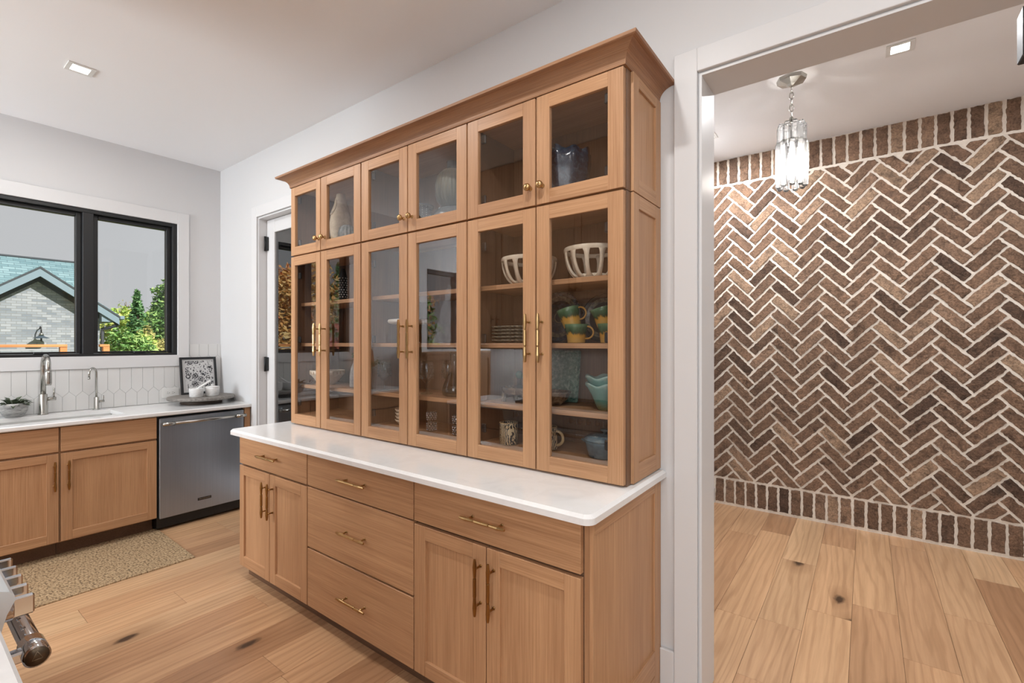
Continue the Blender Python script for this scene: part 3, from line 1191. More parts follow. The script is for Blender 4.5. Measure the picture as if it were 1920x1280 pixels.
s1 = sink_base('oak sink cabinet half left of the dishwasher under the faucet', 0.726, 1.264, None)
d = door_parts(s1, 0.730, 1.260, 0.115, 0.697, F, 0.058, 0.052, 0.058, 'panel', 'y')
add_pull(d, (F, 0.766, 0.553), 0.195, 'z', (1, 0, 0), 'bronze')
s2 = sink_base('oak sink cabinet half at the left edge of the picture', 0.19, 0.724, None)
d = door_parts(s2, 0.194, 0.720, 0.115, 0.697, F, 0.058, 0.052, 0.058, 'panel', 'y')
add_pull(d, (F, 0.698, 0.555), 0.195, 'z', (1, 0, 0), 'bronze')
s3 = thing('base_cabinet', 'oak corner cabinet with drawers beyond the sink', 'cabinet', ((F + XW) / 2, -0.15, 0))
MB().box(XW + 0.002, F - 0.023, -0.5, 0.188, 0.105, 0.876).build('carcass', M['oakz'], s3)
MB().box(-4.41, -4.39, -0.5, 0.188, 0, 0.105).build('toe_kick', M['toe'], s3)
for z0, z1 in ((0.711, 0.870), (0.42, 0.70), (0.115, 0.41)):
    drawer(s3, -0.49, 0.184, z0, z1, F, along='y')
fp = MB().box(XW + 0.002, F - 0.002, 1.890, 1.936, 0.0, 0.876, 0, 0.001)
fp.thing('filler_panel', M['oakz'], 'narrow oak filler panel right of the dishwasher', 'panel')

# dishwasher
dw = thing('dishwasher', 'stainless steel dishwasher with a towel bar handle', 'dishwasher', ((F + XW) / 2, 1.577, 0))
MB().box(XW + 0.01, F - 0.03, 1.268, 1.888, 0.02, 0.874).build('tub', M['gloom'], dw)
MB().box(F - 0.028, F + 0.003, 1.277, 1.883, 0.098, 0.858, 0, 0.004).build('door', M['steel'], dw)
MB().box(-4.40, -4.37, 1.272, 1.884, 0.0, 0.095).build('toe_panel', M['gloom'], dw)
hb = MB().tube([(F + 0.055, 1.285, 0.818), (F + 0.055, 1.873, 0.818)], 0.0115, 14)
for ya, yb in ((1.283, 1.36), (1.800, 1.877)):
    hb.tube([(F + 0.055, ya, 0.818), (F + 0.055, yb, 0.818)], 0.0145, 14)
    ym = (ya + yb) / 2
    hb.box(F + 0.002, F + 0.055, ym - 0.014, ym + 0.014, 0.808, 0.828, 0, 0.003)
hb.build('handle', M['nickel'], dw)
bd = MB().box(F + 0.003, F + 0.0055, 1.532, 1.630, 0.172, 0.193, 0, 0.001).build('badge', M['gloom'], dw)
tx = bpy.data.curves.new('badge_lettering', 'FONT')
tx.body = 'FRIGIDAIRE'
tx.size = 0.0165
tx.align_x = 'CENTER'
tx.align_y = 'CENTER'
tx.extrude = 0.0003
tx.materials.append(M['nickel'])
_tmp = bpy.data.objects.new('lettering_curve', tx)
COL.objects.link(_tmp)
bpy.context.view_layer.update()
_me = bpy.data.meshes.new_from_object(_tmp.evaluated_get(bpy.context.evaluated_depsgraph_get()))
bpy.data.objects.remove(_tmp)
to = bpy.data.objects.new('badge_lettering', _me)
COL.objects.link(to)
to.parent = bd
to.location = Vector((F + 0.0060, 1.581, 0.1825)) - ORG[dw.name]
to.rotation_euler = (PI / 2, 0, PI / 2)

# sink-run worktop with its cut-out, the basin in it
cy0, cy1, cx0, cx1 = 0.345, 1.100, -4.765, -4.385
mb = MB()
xf = -4.249
mb.box(cx1, xf, -0.5, W - .001, 0.878, 0.9085, 0, 0.006)
mb.box(XW + 0.001, cx0, -0.5, W - .001, 0.878, 0.9085)
mb.box(cx0, cx1 + 0.008, -0.5, cy0, 0.878, 0.9085)
mb.box(cx0, cx1 + 0.008, cy1, W - .001, 0.878, 0.9085)
mb.thing('worktop', M['quartz'], 'white quartz worktop of the sink run under the window', 'worktop')
mb = MB()
o_ = 0.012
x0, x1, y0, y1, zt, zb = cx0 - o_, cx1 + o_, cy0 - o_, cy1 + o_, 0.877, 0.715
mb.box(x0 - .01, x0, y0 - .01, y1 + .01, zb, zt).box(x1, x1 + .01, y0 - .01, y1 + .01, zb, zt)
mb.box(x0, x1, y0 - .01, y0, zb, zt).box(x0, x1, y1, y1 + .01, zb, zt)
mb.box(x0 - .01, x1 + .01, y0 - .01, y1 + .01, zb - .01, zb)
sk = thing('sink', 'white undermount kitchen sink below the faucet', 'sink', (-4.575, 0.72, 0.70))
mb.build('basin', flat('white_fireclay', srgb(222, 222, 220), 0.25), sk)
MB().lathe([(0.0, 0.7155), (0.04, 0.7155), (0.045, 0.718), (0.05, 0.7155)], (-4.575, 0.72, 0), 20).build('drain', M['nickel'], sk)

# faucets
fc = thing('faucet', 'tall brushed nickel pull-down faucet behind the sink', 'faucet', (-4.81, 0.727, 0.909))
X0, Y0 = -4.81, 0.727
MB().lathe([(0.030, 0.909), (0.030, 0.914), (0.0235, 0.917), (0.0235, 1.055), (0.020, 1.058)], (X0, Y0, 0), 24).build('body', M['nickel'], fc)
pts = [(X0, Y0, 1.05), (X0, Y0, 1.25)]
for i in range(1, 13):
    a = PI * i / 12
    pts.append((X0 + 0.085 * (1 - math.cos(a)), Y0, 1.25 + 0.085 * math.sin(a)))
pts.append((X0 + 0.17, Y0, 1.225))
MB().tube(pts, 0.0155, 16).build('spout', M['nickel'], fc)
MB().tube([(X0 + 0.17, Y0, 1.232), (X0 + 0.17, Y0, 1.22), (X0 + 0.171, Y0, 1.145), (X0 + 0.171, Y0, 1.130)], [0.0165, 0.019, 0.019, 0.0165], 18).build('spray_head', M['nickel'], fc)
lv = MB().tube([(X0, Y0 + 0.02, 1.020), (X0, Y0 + 0.068, 1.020)], 0.0135, 16)
lv.tube([(X0, Y0 + 0.057, 1.028), (X0, Y0 + 0.057, 1.098)], 0.0055, 10)
lv.build('lever', M['nickel'], fc)
ff = thing('faucet', 'small brushed nickel filter tap right of the tall faucet', 'faucet', (-4.83, 1.03, 0.909))
X0, Y0 = -4.83, 1.03
MB().lathe([(0.023, 0.909), (0.023, 0.913), (0.016, 0.915), (0.016, 1.005), (0.012, 1.007)], (X0, Y0, 0), 20).build('body', M['nickel'], ff)
pts = [(X0, Y0, 1.0), (X0, Y0, 1.195)]
for i in range(1, 11):
    a = PI * i / 10
    pts.append((X0 + 0.022 * (1 - math.cos(a)), Y0 - 0.026 * (1 - math.cos(a)), 1.195 + 0.04 * math.sin(a)))
pts.append((X0 + 0.044, Y0 - 0.053, 1.165))
MB().tube(pts, 0.0068, 12).tube([pts[-1], (X0 + 0.044, Y0 - 0.053, 1.150)], 0.0085, 12).build('spout', M['nickel'], ff)
MB().tube([(X0, Y0 + 0.012, 0.972), (X0, Y0 + 0.047, 0.972)], 0.009, 12).tube([(X0, Y0 + 0.043, 0.975), (X0, Y0 + 0.043, 1.018)], 0.0035, 8).build('lever', M['nickel'], ff)

# potted plant
leafm = flat('dark_green_leaf', srgb(66, 78, 58), 0.5)
k = N('weathered_grey_pot')
k.col(k.ramp(k.noise(k.coords((14, 14, 60)), 1, 4, 0.7), [(0.35, srgb(120, 120, 120)), (0.65, srgb(190, 190, 188))]))
k.set(Roughness=0.8)
pp = thing('potted_plant', 'dark leafy plant in a round grey pot by the faucet', 'plant', (-4.79, 0.575, 0.909))
MB().lathe([(0.0, 0.909), (0.035, 0.909), (0.056, 0.925), (0.070, 0.955), (0.074, 0.985), (0.071, 1.008), (0.066, 1.008), (0.066, 0.99), (0.0, 0.988)], (-4.79, 0.575, 0), 28).build('pot', k.m, pp)
lm = MB()
for i in range(46):
    a = rnd.uniform(0, 2 * PI)
    el = rnd.uniform(0.05, 1.1)
    L = rnd.uniform(0.05, 0.105)
    d_ = Vector((math.cos(a) * math.cos(el), math.sin(a) * math.cos(el), math.sin(el)))
    b_ = Vector((-4.79, 0.575, 0.992)) + Vector((math.cos(a), math.sin(a), 0)) * rnd.uniform(0, 0.04)
    s_ = d_.cross(Vector((0, 0, 1))).normalized() * 0.016
    u_ = s_.cross(d_).normalized()
    tip = b_ + d_ * L - Vector((0, 0, 1)) * L * 0.25
    if tip.x < XW + 0.012: continue
    mid = b_ + d_ * L * 0.55
    lm.add([b_, mid + s_ + u_ * 0.005, tip, mid - s_ + u_ * 0.005, mid - u_ * 0.003], [(0, 1, 4), (1, 2, 4), (2, 3, 4), (3, 0, 4)])
lm.build('leaves', leafm, pp)

# socket, riser, picture, crocks
so = thing('outlet', 'white horizontal wall outlet left of the riser', 'outlet', (XW + 0.009, 1.54, 0.95))
MB().box(XW + 0.0088, XW + 0.0145, 1.476, 1.604, 0.953, 1.036, 0, 0.002).build('cover_plate', M['plate'], so)
for yy in (1.521, 1.559):
    sm = MB().box(XW + 0.0145, XW + 0.0165, yy - 0.015, yy + 0.015, 0.981, 1.009, 0, 0.002)
    so_ = sm.build('socket', M['plate'], so)
    MB().box(XW + 0.0160, XW + 0.0170, yy - 0.008, yy + 0.000, 1.000, 1.0025).box(XW + 0.0160, XW + 0.0170, yy - 0.008, yy + 0.002, 0.988, 0.9905).box(XW + 0.0160, XW + 0.0170, yy + 0.006, yy + 0.011, 0.992, 0.997).build('slot', M['slot'], so_)
k = N('grey_washed_wood')
k.col(k.ramp(k.noise(k.coords((6, 70, 70)), 1, 4, 0.6), [(0.3, srgb(98, 93, 88)), (0.7, srgb(142, 137, 131))]))
k.set(Roughness=0.6)
M['greywood'] = k.m
tx_, ty_ = -4.625, 1.688
tr = thing('riser_tray', 'round grey wood riser in the corner of the sink worktop', 'tray', (tx_, ty_, 0.909))
MB().lathe([(0.0, 0.945), (0.235, 0.945), (0.248, 0.950), (0.250, 0.962), (0.245, 0.972), (0.232, 0.9725), (0.0, 0.9725)], (tx_, ty_, 0), 56).build('top', M['greywood'], tr)
MB().lathe([(0.150, 0.909), (0.155, 0.915), (0.150, 0.945)], (tx_, ty_, 0), 40).build('foot', flat('dark_wood', srgb(74, 58, 46), 0.6), tr)
pf = thing('picture_frame', 'black framed floral print leaning in the corner behind white crocks', 'picture', (-4.815, 1.745, 0.973))
mb = MB()
y0, y1, z0, z1, t_ = 1.600, 1.892, 0.9735, 1.306, 0.018
mb.box(-4.826, -4.808, y0, y0 + t_, z0, z1, 0, 0.001).box(-4.826, -4.808, y1 - t_, y1, z0, z1, 0, 0.001)
mb.box(-4.826, -4.808, y0 + t_, y1 - t_, z1 - t_, z1, 0, 0.001).box(-4.826, -4.808, y0 + t_, y1 - t_, z0, z0 + t_, 0, 0.001)
lean = Matrix.Translation((-4.808, 0, z0)) @ Matrix.Rotation(math.radians(-9), 4, 'Y') @ Matrix.Translation((4.808, 0, -z0))
mb.xf(lean).build('frame', M['black'], pf)
MB().box(-4.822, -4.818, y0 + t_, y1 - t_, z0 + t_, z1 - t_).xf(lean).build('mat_board', flat('pale_grey_paper', srgb(188, 188, 188), 0.8), pf)
k = N('floral_print')
v = k.coords((1, 1, 1))
vo = k.n('ShaderNodeTexVoronoi')
vo.inputs['Scale'].default_value = 17
k.l(v, vo.inputs['Vector'])
rings = k.math('SINE', k.math('MULTIPLY', k.math('ADD', vo.outputs['Distance'], k.math('MULTIPLY', k.noise(v, 60, 3), 0.25)), 32))
petal = k.math('LESS_THAN', vo.outputs['Distance'], 0.48)
ink = k.math('MULTIPLY', k.math('GREATER_THAN', rings, -0.35), petal)
ink = k.math('MAXIMUM', ink, k.math('GREATER_THAN', k.noise(v, 75, 3), 0.57))
k.col(k.mix(ink, srgb(196, 196, 196), srgb(58, 58, 62)))
k.set(Roughness=0.8)
MB().box(-4.8182, -4.8172, 1.642, 1.862, 1.020, 1.272).xf(lean).build('floral_print', k.m, pf)
k = N('white_marble')
k.col(k.ramp(k.noise(k.coords((1, 1, 4)), 14, 5, 0.7, 1.5), [(0.35, srgb(206, 206, 206)), (0.6, srgb(232, 232, 231))]))
k.set(Roughness=0.3)
M['marble'] = k.m
for i, (yy, lab) in enumerate(((1.620, 'white marble crock holding a pestle, left one on the riser'), (1.742, 'white lidded marble crock, right one on the riser'))):
    cr = thing('crock', lab, 'crock', (-4.545, yy, 0.973), 'white crocks on the riser')
    MB().lathe([(0.0, 0.973), (0.046, 0.973), (0.050, 0.978), (0.053, 1.040), (0.053, 1.046), (0.047, 1.046), (0.044, 1.00), (0.0, 0.995)], (-4.545, yy, 0), 28).build('bowl', M['marble'], cr)
    if i:
        MB().lathe([(0.054, 1.0465), (0.054, 1.052), (0.040, 1.056), (0.010, 1.058), (0.009, 1.063), (0.014, 1.068), (0.012, 1.074), (0.0, 1.075)], (-4.545, yy, 0), 24).build('lid', M['marble'], cr)
    else:
        MB().tube([(-4.545, yy - 0.03, 1.010), (-4.542, yy + 0.02, 1.050), (-4.538, yy + 0.085, 1.092), (-4.537, yy + 0.105, 1.103)], [0.014, 0.010, 0.0085, 0.010], 14).build('pestle', M['marble'], cr)

# runner on the floor in front of the sink
k = N('woven_jute')
v = k.coords((1, 1, 1))
ch = k.n('ShaderNodeTexChecker')
ch.inputs['Scale'].default_value = 75
k.l(v, ch.inputs['Vector'])
n1 = k.noise(k.coords((46, 95, 1)), 1, 3, 0.6)
n2 = k.noise(v, 9, 3)
c = k.ramp(n1, [(0.34, srgb(88, 70, 50)), (0.50, srgb(168, 142, 108)), (0.72, srgb(200, 176, 140))])
c = k.mix(k.math('MULTIPLY', ch.outputs['Fac'], 0.32), c, srgb(120, 94, 66))
c = k.mix(0.5, c, k.ramp(n2, [(0.3, (0.8, 0.78, 0.74, 1)), (0.7, (1.1, 1.1, 1.1, 1))]), 'MULTIPLY')
k.col(c)
k.set(Roughness=0.95)
k.bump(k.math('ADD', ch.outputs['Fac'], n1), 0.6, 0.004)
rg = thing('runner_rug', 'brown woven runner rug on the floor before the sink', 'rug', (-3.975, 0.70, 0))
MB().slab([(-4.365, 0.12), (-3.590, 0.12), (-3.583, 1.270), (-4.372, 1.288)], 0.0005, 0.008, 0.003).build('field', k.m, rg)
hem = flat('rug_hem', srgb(150, 128, 96), 0.95)
MB().box(-4.36, -3.592, 0.105, 0.1195, 0.0005, 0.0075, 0, 0.002).build('hem', hem, rg)

# ------------------------------------------------------------------ range and the run opposite
MB().box(-1.404, -0.90, -0.50, 0.136, 0.878, 0.908, 0, 0.006).thing('worktop', M['quartz'], 'white worktop beside the range at the lower left corner', 'worktop')
MB().box(-3.04, -2.385, -0.50, 0.136, 0.878, 0.908, 0, 0.006).thing('worktop', M['quartz'], 'white worktop beyond the range, mirrored in the hutch glass', 'worktop')


def front_cab(label, x0, x1, doors):
    t = thing('base_cabinet', label, 'cabinet', ((x0 + x1) / 2, -0.2, 0))
    MB().box(x0, x1, -0.49, 0.087, 0.10, 0.876).build('carcass', M['oakz'], t)
    MB().box(x0, x1, 0.02, 0.035, 0, 0.10).build('toe_kick', M['toe'], t)
    for z0, z1 in doors:
        MB().box(x0 + .004, x1 - .004, 0.089, 0.110, z0, z1, 0, 0.0015).build('drawer_front', M['oakx'], t)
    return t


front_cab('oak drawer cabinet right of the range', -1.400, -0.905, ((0.711, 0.87), (0.42, 0.70), (0.115, 0.41)))
front_cab('oak drawer cabinet beyond the range, mirrored in the hutch glass', -3.03, -2.388, ((0.711, 0.87), (0.42, 0.70), (0.115, 0.41)))
for lab, x0, x1, z0 in (('oak wall cabinet above the worktop beyond the range', -3.03, -2.39, 1.42), ('oak hood cabinet above the range', -2.386, -1.408, 1.78), ('oak wall cabinet right of the hood', -1.404, -0.90, 1.42)):
    t = thing('wall_cabinet', lab, 'cabinet', ((x0 + x1) / 2, -0.34, z0))
    MB().box(x0, x1, -0.502, -0.19, z0, 3.04).build('carcass', M['oakz'], t)
    xm = (x0 + x1) / 2
    for a, b in ((x0 + .004, xm - .002), (xm + .002, x1 - .004)):
        mb = MB()
        mb.box(a, a + 0.06, -0.188, -0.168, z0 + .004, 2.546, 0, .001).box(b - 0.06, b, -0.188, -0.168, z0 + .004, 2.546, 0, .001)
        mb.box(a + .06, b - .06, -0.188, -0.168, 2.486, 2.546, 1, .001).box(a + .06, b - .06, -0.188, -0.168, z0 + .004, z0 + .064, 1, .001)
        d = mb.build('door', [M['oakz'], M['oakx']], t)
        MB().box(a + .056, b - .056, -0.188, -0.178, z0 + .06, 2.49).build('door_panel', M['oakz'], d)
        pull_bm((xm + (-0.03 if a < xm - .1 else 0.03), -0.168, z0 + 0.16), 0.2, 'z', (0, 1, 0)).build('handle', M['bronze'], d)

ws = [o for o in bpy.data.objects if o.get('label', '') == 'oak wall cabinet above the worktop beyond the range'][0]
MB().box(-2.98, -2.44, -0.30, -0.28, 1.412, 1.4195).build('added_fill_strip', M['lens'], ws)  # glowing strip added to brighten the tile mirrored in the hutch glass
MB().box(-3.03, -2.39, -0.188, -0.172, 1.375, 1.4195, 0, 0.002).build('strip_screen', M['oakx'], ws)  # board added to keep the strip out of the hutch reflections
area_light('tile_fill_lamp', (-2.71, -0.29, 1.408), 0.5, 2.6, (0.86, 0.93, 1.0), (0, 0, 0), 0.02)  # added fill lamp for the tile wall

rn = thing('range', 'pale steel professional range with chrome knobs at the left edge', 'range', (-1.893, -0.16, 0))
rx0, rx1 = -2.378, -1.412
mb = MB().box(rx0, rx1, -0.49, 0.105, 0.03, 0.905).build('body', M['range'], rn)
bn = MB()
pr = [(0.02, 0.926), (0.150, 0.924), (0.164, 0.918), (0.171, 0.908), (0.172, 0.898), (0.160, 0.872), (0.142, 0.800), (0.10, 0.800), (0.02, 0.89)]
bn.prism(pr, 'x', rx0, rx1)
bn.build('control_panel', M['range'], rn)
MB().box(rx0 + .01, rx1 - .01, -0.48, 0.02, 0.905, 0.918).build('cooktop', M['gloom'], rn)
for i in range(3):
    gx = rx0 + 0.16 + i * 0.32
    gm = MB()
    for j in range(5):
        gm.box(gx - 0.15 + j * 0.07, gx - 0.138 + j * 0.07, -0.46, 0.0, 0.93, 0.945)
    gm.box(gx - 0.15, gx + 0.142, -0.46, -0.448, 0.918, 0.945).box(gx - 0.15, gx + 0.142, -0.012, 0.0, 0.918, 0.945)
    gm.build('grate', M['black'], rn)
MB().box(rx0 + .005, rx1 - .005, 0.105, 0.140, 0.18, 0.79, 0, 0.004).build('oven_door', M['range'], rn)
MB().box(rx0 + .15, rx1 - .15, 0.140, 0.1415, 0.33, 0.62).build('oven_window', M['gloom'], rn)
MB().box(rx0 + .01, rx1 - .01, 0.05, 0.10, 0.0, 0.12).build('kick_plate', M['gloom'], rn)
for i in range(6):
    kxp = -1.462 - 0.070 * i - (0.42 if i > 4 else 0)
    kn = MB().lathe([(0.022, 0.142), (0.0265, 0.146), (0.0265, 0.158), (0.0225, 0.160), (0.0225, 0.172), (0.019, 0.175), (0.0, 0.176)], (kxp, 0, 0.862), 22, axis='y')
    for i_ in range(len(kn.v)):
        x_, y_, z_ = kn.v[i_]
        kn.v[i_] = (x_, y_, z_)
    kn.box(kxp - 0.006, kxp + 0.006, 0.172, 0.207, 0.842, 0.884, 0, 0.003)
    kn.build('knob', M['chrome'], rn, label='chrome burner knob')
hd = MB().tube([(rx0 + 0.02, 0.205, 0.762), (rx1 - 0.06, 0.205, 0.762)], 0.0185, 22)
for a, b in ((rx0 + 0.005, rx0 + 0.075), (rx1 - 0.075, rx1 - 0.006)):
    hd.tube([(a, 0.205, 0.762), (b, 0.205, 0.762)], 0.0225, 26)
    hd.box((a + b) / 2 - 0.012, (a + b) / 2 + 0.016, 0.138, 0.195, 0.750, 0.774, 0, 0.004)
hnd = hd.build('oven_handle', M['chrome'], rn, label='thick chrome oven handle')
emb = MB().lathe([(0.0195, rx1 - 0.006), (0.0195, rx1 - 0.0045), (0.0, rx1 - 0.0045)], (0, 0.205, 0.762), 26, axis='x')
em = emb.build('end_cap', flat('bronze_cap', srgb(92, 80, 66), 0.4, 0.7), hnd)
tri = MB()
P3 = [(0.205 - 0.0085, 0.762 - 0.0062), (0.205 + 0.0085, 0.762 - 0.0062), (0.205, 0.762 + 0.0105)]
for i in range(3):
    a, b = P3[i], P3[(i + 1) % 3]
    tri.tube([(rx1 - 0.0042, a[0], a[1]), (rx1 - 0.0042, b[0], b[1])], 0.0008, 6)
tri.add(*([], [])) if False else None
tri_o = tri.build('triangle_emblem', flat('emblem_line', srgb(140, 126, 106), 0.4, 0.7), hnd)

# items on the far corner worktop, seen mirrored in the hutch doors
sb = thing('serving_board', 'tall wooden paddle board leaning in the far worktop corner', 'board', (-4.80, -0.30, 0.909))
pts2 = [(-0.42, 0.9095), (-0.20, 0.9095), (-0.19, 1.00), (-0.20, 1.33), (-0.255, 1.42), (-0.275, 1.46), (-0.275, 1.52), (-0.295, 1.55), (-0.325, 1.55), (-0.345, 1.52), (-0.345, 1.46), (-0.365, 1.42), (-0.42, 1.33), (-0.43, 1.00)]
mb = MB().prism(pts2, 'x', -4.80, -4.778)
mb.xf(Matrix.Translation((-4.78, 0, 0.909)) @ Matrix.Rotation(math.radians(-8), 4, 'Y') @ Matrix.Translation((4.78, 0, -0.909)))
mb.build('board', oak('honey_board_wood', 2, (176, 118, 70), (140, 88, 48)), sb)
green = flat('fresh_green_leaf', srgb(96, 128, 66), 0.5)


def sprig(c, n, spread, hgt, seed, leaf=0.03, droop=0.5, clampx=None):
    r2 = random.Random(seed)
    mb = MB()
    for i in range(n):
        a = r2.uniform(0, 2 * PI)
        L = r2.uniform(0.5, 1.0)
        p0 = Vector(c)
        tip = p0 + Vector((math.cos(a) * spread * L, math.sin(a) * spread * L, hgt * r2.uniform(0.4, 1.0)))
        tip2 = tip + Vector((math.cos(a) * spread * 0.4, math.sin(a) * spread * 0.4, -hgt * droop * r2.uniform(0, 0.6)))
        mb.tube([p0, (p0 + tip) / 2 + Vector((0, 0, hgt * .15)), tip, tip2], [0.0016, 0.0014, 0.001, 0.0006], 5)
        for q in range(6):
            t = 0.35 + 0.11 * q
            b_ = p0.lerp(tip, min(1, t * 1.1)) if t < 0.9 else tip2
            aa = a + r2.uniform(-1.6, 1.6)
            d_ = Vector((math.cos(aa), math.sin(aa), r2.uniform(-0.5, 0.7))).normalized()
            s_ = d_.cross(Vector((0, 0, 1))).normalized() * leaf * 0.28
            m_ = b_ + d_ * leaf * 0.5 + Vector((0, 0, leaf * 0.1))
            e_ = b_ + d_ * leaf
            mb.add([b_, m_ + s_, e_, m_ - s_], [(0, 1, 2), (0, 2, 3)])
    return mb


cv = thing('plant_vase', 'speckled stone canister with trailing greenery in the far corner', 'vase', (-4.52, -0.13, 0.909))
MB().lathe([(0.0, 0.909), (0.07, 0.909), (0.075, 0.92), (0.085, 1.12), (0.085, 1.16), (0.07, 1.16), (0.07, 1.10), (0.0, 1.09)], (-4.52, -0.13, 0), 26).build('canister', glaze('speckled_stone', [(0.35, srgb(120, 112, 106)), (0.65, srgb(176, 168, 160))], 60), cv)
sprig((-4.52, -0.13, 1.14), 16, 0.14, 0.17, 11, 0.045, 1.2).build('greenery', green, cv)
sd = thing('sideboard', 'tall oak sideboard under the narrow window, mirrored in the hutch glass', 'cabinet', (-4.64, -1.75, 0))
MB().box(XW + 0.004, -4.42, -2.6, -0.9, 0.08, 1.28).build('carcass', M['oakz'], sd)
MB().box(XW + 0.004, -4.40, -2.61, -0.89, 1.281, 1.31, 0, 0.003).build('top', M['oaky'], sd)
MB().box(XW + 0.004, -4.48, -2.6, -0.9, 0.0, 0.08).build('plinth', M['toe'], sd)
for i in range(4):
    d = door_parts(sd, -2.596 + i * 0.424, -2.596 + i * 0.424 + 0.420, 0.09, 1.272, -4.396, 0.06, 0.06, 0.06, 'panel', 'y')
    add_pull(d, (-4.396, -2.596 + i * 0.424 + (0.39 if i % 2 == 0 else 0.03), 0.95), 0.2, 'z', (1, 0, 0), 'bronze')

so2 = thing('outlet', 'white wall outlet on the tile left of the range', 'outlet', (-2.83, -0.49, 1.10))
MB().box(-2.865, -2.795, -0.4955, -0.489, 1.10, 1.215, 0, .002).build('cover_plate', M['plate'], so2)

# ------------------------------------------------------------------ ceiling lights
def downlight(x, y, lab, hall=False):
    t = thing('ceiling_light', lab, 'light', (x, y, CEIL))
    mb = MB()
    a, b = 0.062, 0.040
    for x0, x1, y0, y1 in ((-a, a, -a, -b), (-a, a, b, a), (-a, -b, -b, b), (b, a, -b, b)):
        mb.box(x + x0, x + x1, y + y0, y + y1, CEIL - 0.006, CEIL - 0.0005, 0, 0.001)
    mb.build('trim_frame', M['plate'], t)
    MB().box(x - b, x + b, y - b, y + b, CEIL - 0.003, CEIL - 0.0005).build('lens', M['lens'], t)
    return t


downlight(-3.72, 0.72, 'square recessed ceiling light over the kitchen floor near the window')
downlight(0.15, 3.36, 'square recessed ceiling light in the brick room')
for x, y in DOWN[1:]:
    downlight(x, y, {(-2.25, 0.72): 'square ceiling light above the hutch aisle', (-0.75, 0.72): 'square ceiling light above the camera', (-3.72, -0.9): 'square ceiling light behind the sink corner',
                     (0.75, 0.72): 'square ceiling light right of the camera', (0.75, -0.9): 'square ceiling light behind the camera on the right', (-0.3, -1.6): 'square ceiling light behind the range wall'}[(x, y)])
downlight(-0.995, 3.9, 'square ceiling light hidden by the left jamb of the brick room')
downlight(1.2, 3.36, 'square ceiling light at the right end of the brick room')

# pendant of cut crystal rods
px, py = -0.366, 3.353
pn = thing('pendant_lamp', 'small crystal rod pendant hanging on a chain before the brick', 'lamp', (px, py, 2.37))
MB().lathe([(0.082, CEIL - 0.001), (0.078, CEIL - 0.022), (0.030, CEIL - 0.040), (0.012, CEIL - 0.048), (0.0, CEIL - 0.05)], (px, py, 0), 8, smooth=False).build('canopy', M['nickel'], pn)
cm = MB()
zc = CEIL - 0.046
for i in range(6):
    L, r_ = 0.046, 0.0105
    ring = []
    for j in range(17):
        a = 2 * PI * j / 16
        u_, v_ = r_ * math.sin(a), (L / 2) * math.cos(a)
        ring.append((px + (u_ if i % 2 else 0), py + (0 if i % 2 else u_), zc - L / 2 + v_))
    cm.tube(ring, 0.0032, 6, caps=False)
    zc -= L - 0.008
cm.tube([(px, py, zc + 0.01), (px, py, 2.79)], 0.004, 8)
cm.build('chain', M['nickel'], pn)
hub = MB()
for z_, r_ in ((2.655, 0.076), (2.755, 0.066)):
    hub.tube([(px + r_ * math.cos(2 * PI * j / 24), py + r_ * math.sin(2 * PI * j / 24), z_) for j in range(25)], 0.0035, 6, caps=False)
    for j in range(3):
        a = 2 * PI * j / 3
        hub.tube([(px, py, z_), (px + r_ * math.cos(a), py + r_ * math.sin(a), z_)], 0.003, 6)
hub.tube([(px, py, 2.80), (px, py, 2.63)], 0.009, 10)
hub.build('frame', M['nickel'], pn)
for tier, (z0, z1, r_, nr, off) in enumerate(((2.375, 2.665, 0.070, 9, 0.0), (2.63, 2.775, 0.062, 9, 0.35))):
    for j in range(nr):
        a = 2 * PI * (j + off) / nr
        cx_, cy_ = px + r_ * math.cos(a), py + r_ * math.sin(a)
        mb = MB().lathe([(0.0, z0), (0.012, z0 + 0.004), (0.019, z0 + 0.018), (0.0195, z0 + 0.024), (0.0195, z1 - 0.024), (0.019, z1 - 0.018), (0.012, z1 - 0.004), (0.0, z1)], (cx_, cy_, 0), 10, smooth=False)
        mb.build('crystal_rod', M['crystal'], pn)
MB().lathe([(0.0, 2.43), (0.02, 2.436), (0.031, 2.46), (0.031, 2.52), (0.018, 2.58), (0.012, 2.62), (0.0, 2.62)], (px, py, 0), 18).build('bulb', M['bulb'], pn)
pl = bpy.data.lights.new('pendant_light', 'POINT')
pl.energy = PENDANT_W
pl.color = (1, 0.95, 0.88)
pl.shadow_soft_size = 0.045
plo = bpy.data.objects.new('pendant_light', pl)
plo.location = (px, py, 2.50)
COL.objects.link(plo)
# ------------------------------------------------------------------ crockery behind the glass doors
def lathe_thing(name, label, cat, x, y, z, prof, mat, seg=32, mod=None, group=None, smooth=True):
    mb = MB().lathe([(r, z + h) for r, h in prof], (x, y, 0), seg, mod=mod, smooth=smooth)
    return mb.thing(name, mat, label, cat, group)


Z0, Z1, Z2, Z3, ZTOP = 0.9735, 1.1605, 1.430, 1.6895, 2.0265
beige = glaze('beige_stoneware', [(0.4, srgb(206, 184, 152)), (0.6, srgb(220, 200, 168))], 40, 0.6)
slate = glaze('slate_glaze', [(0.35, srgb(52, 62, 66)), (0.65, srgb(84, 94, 96))], 30, 0.25)
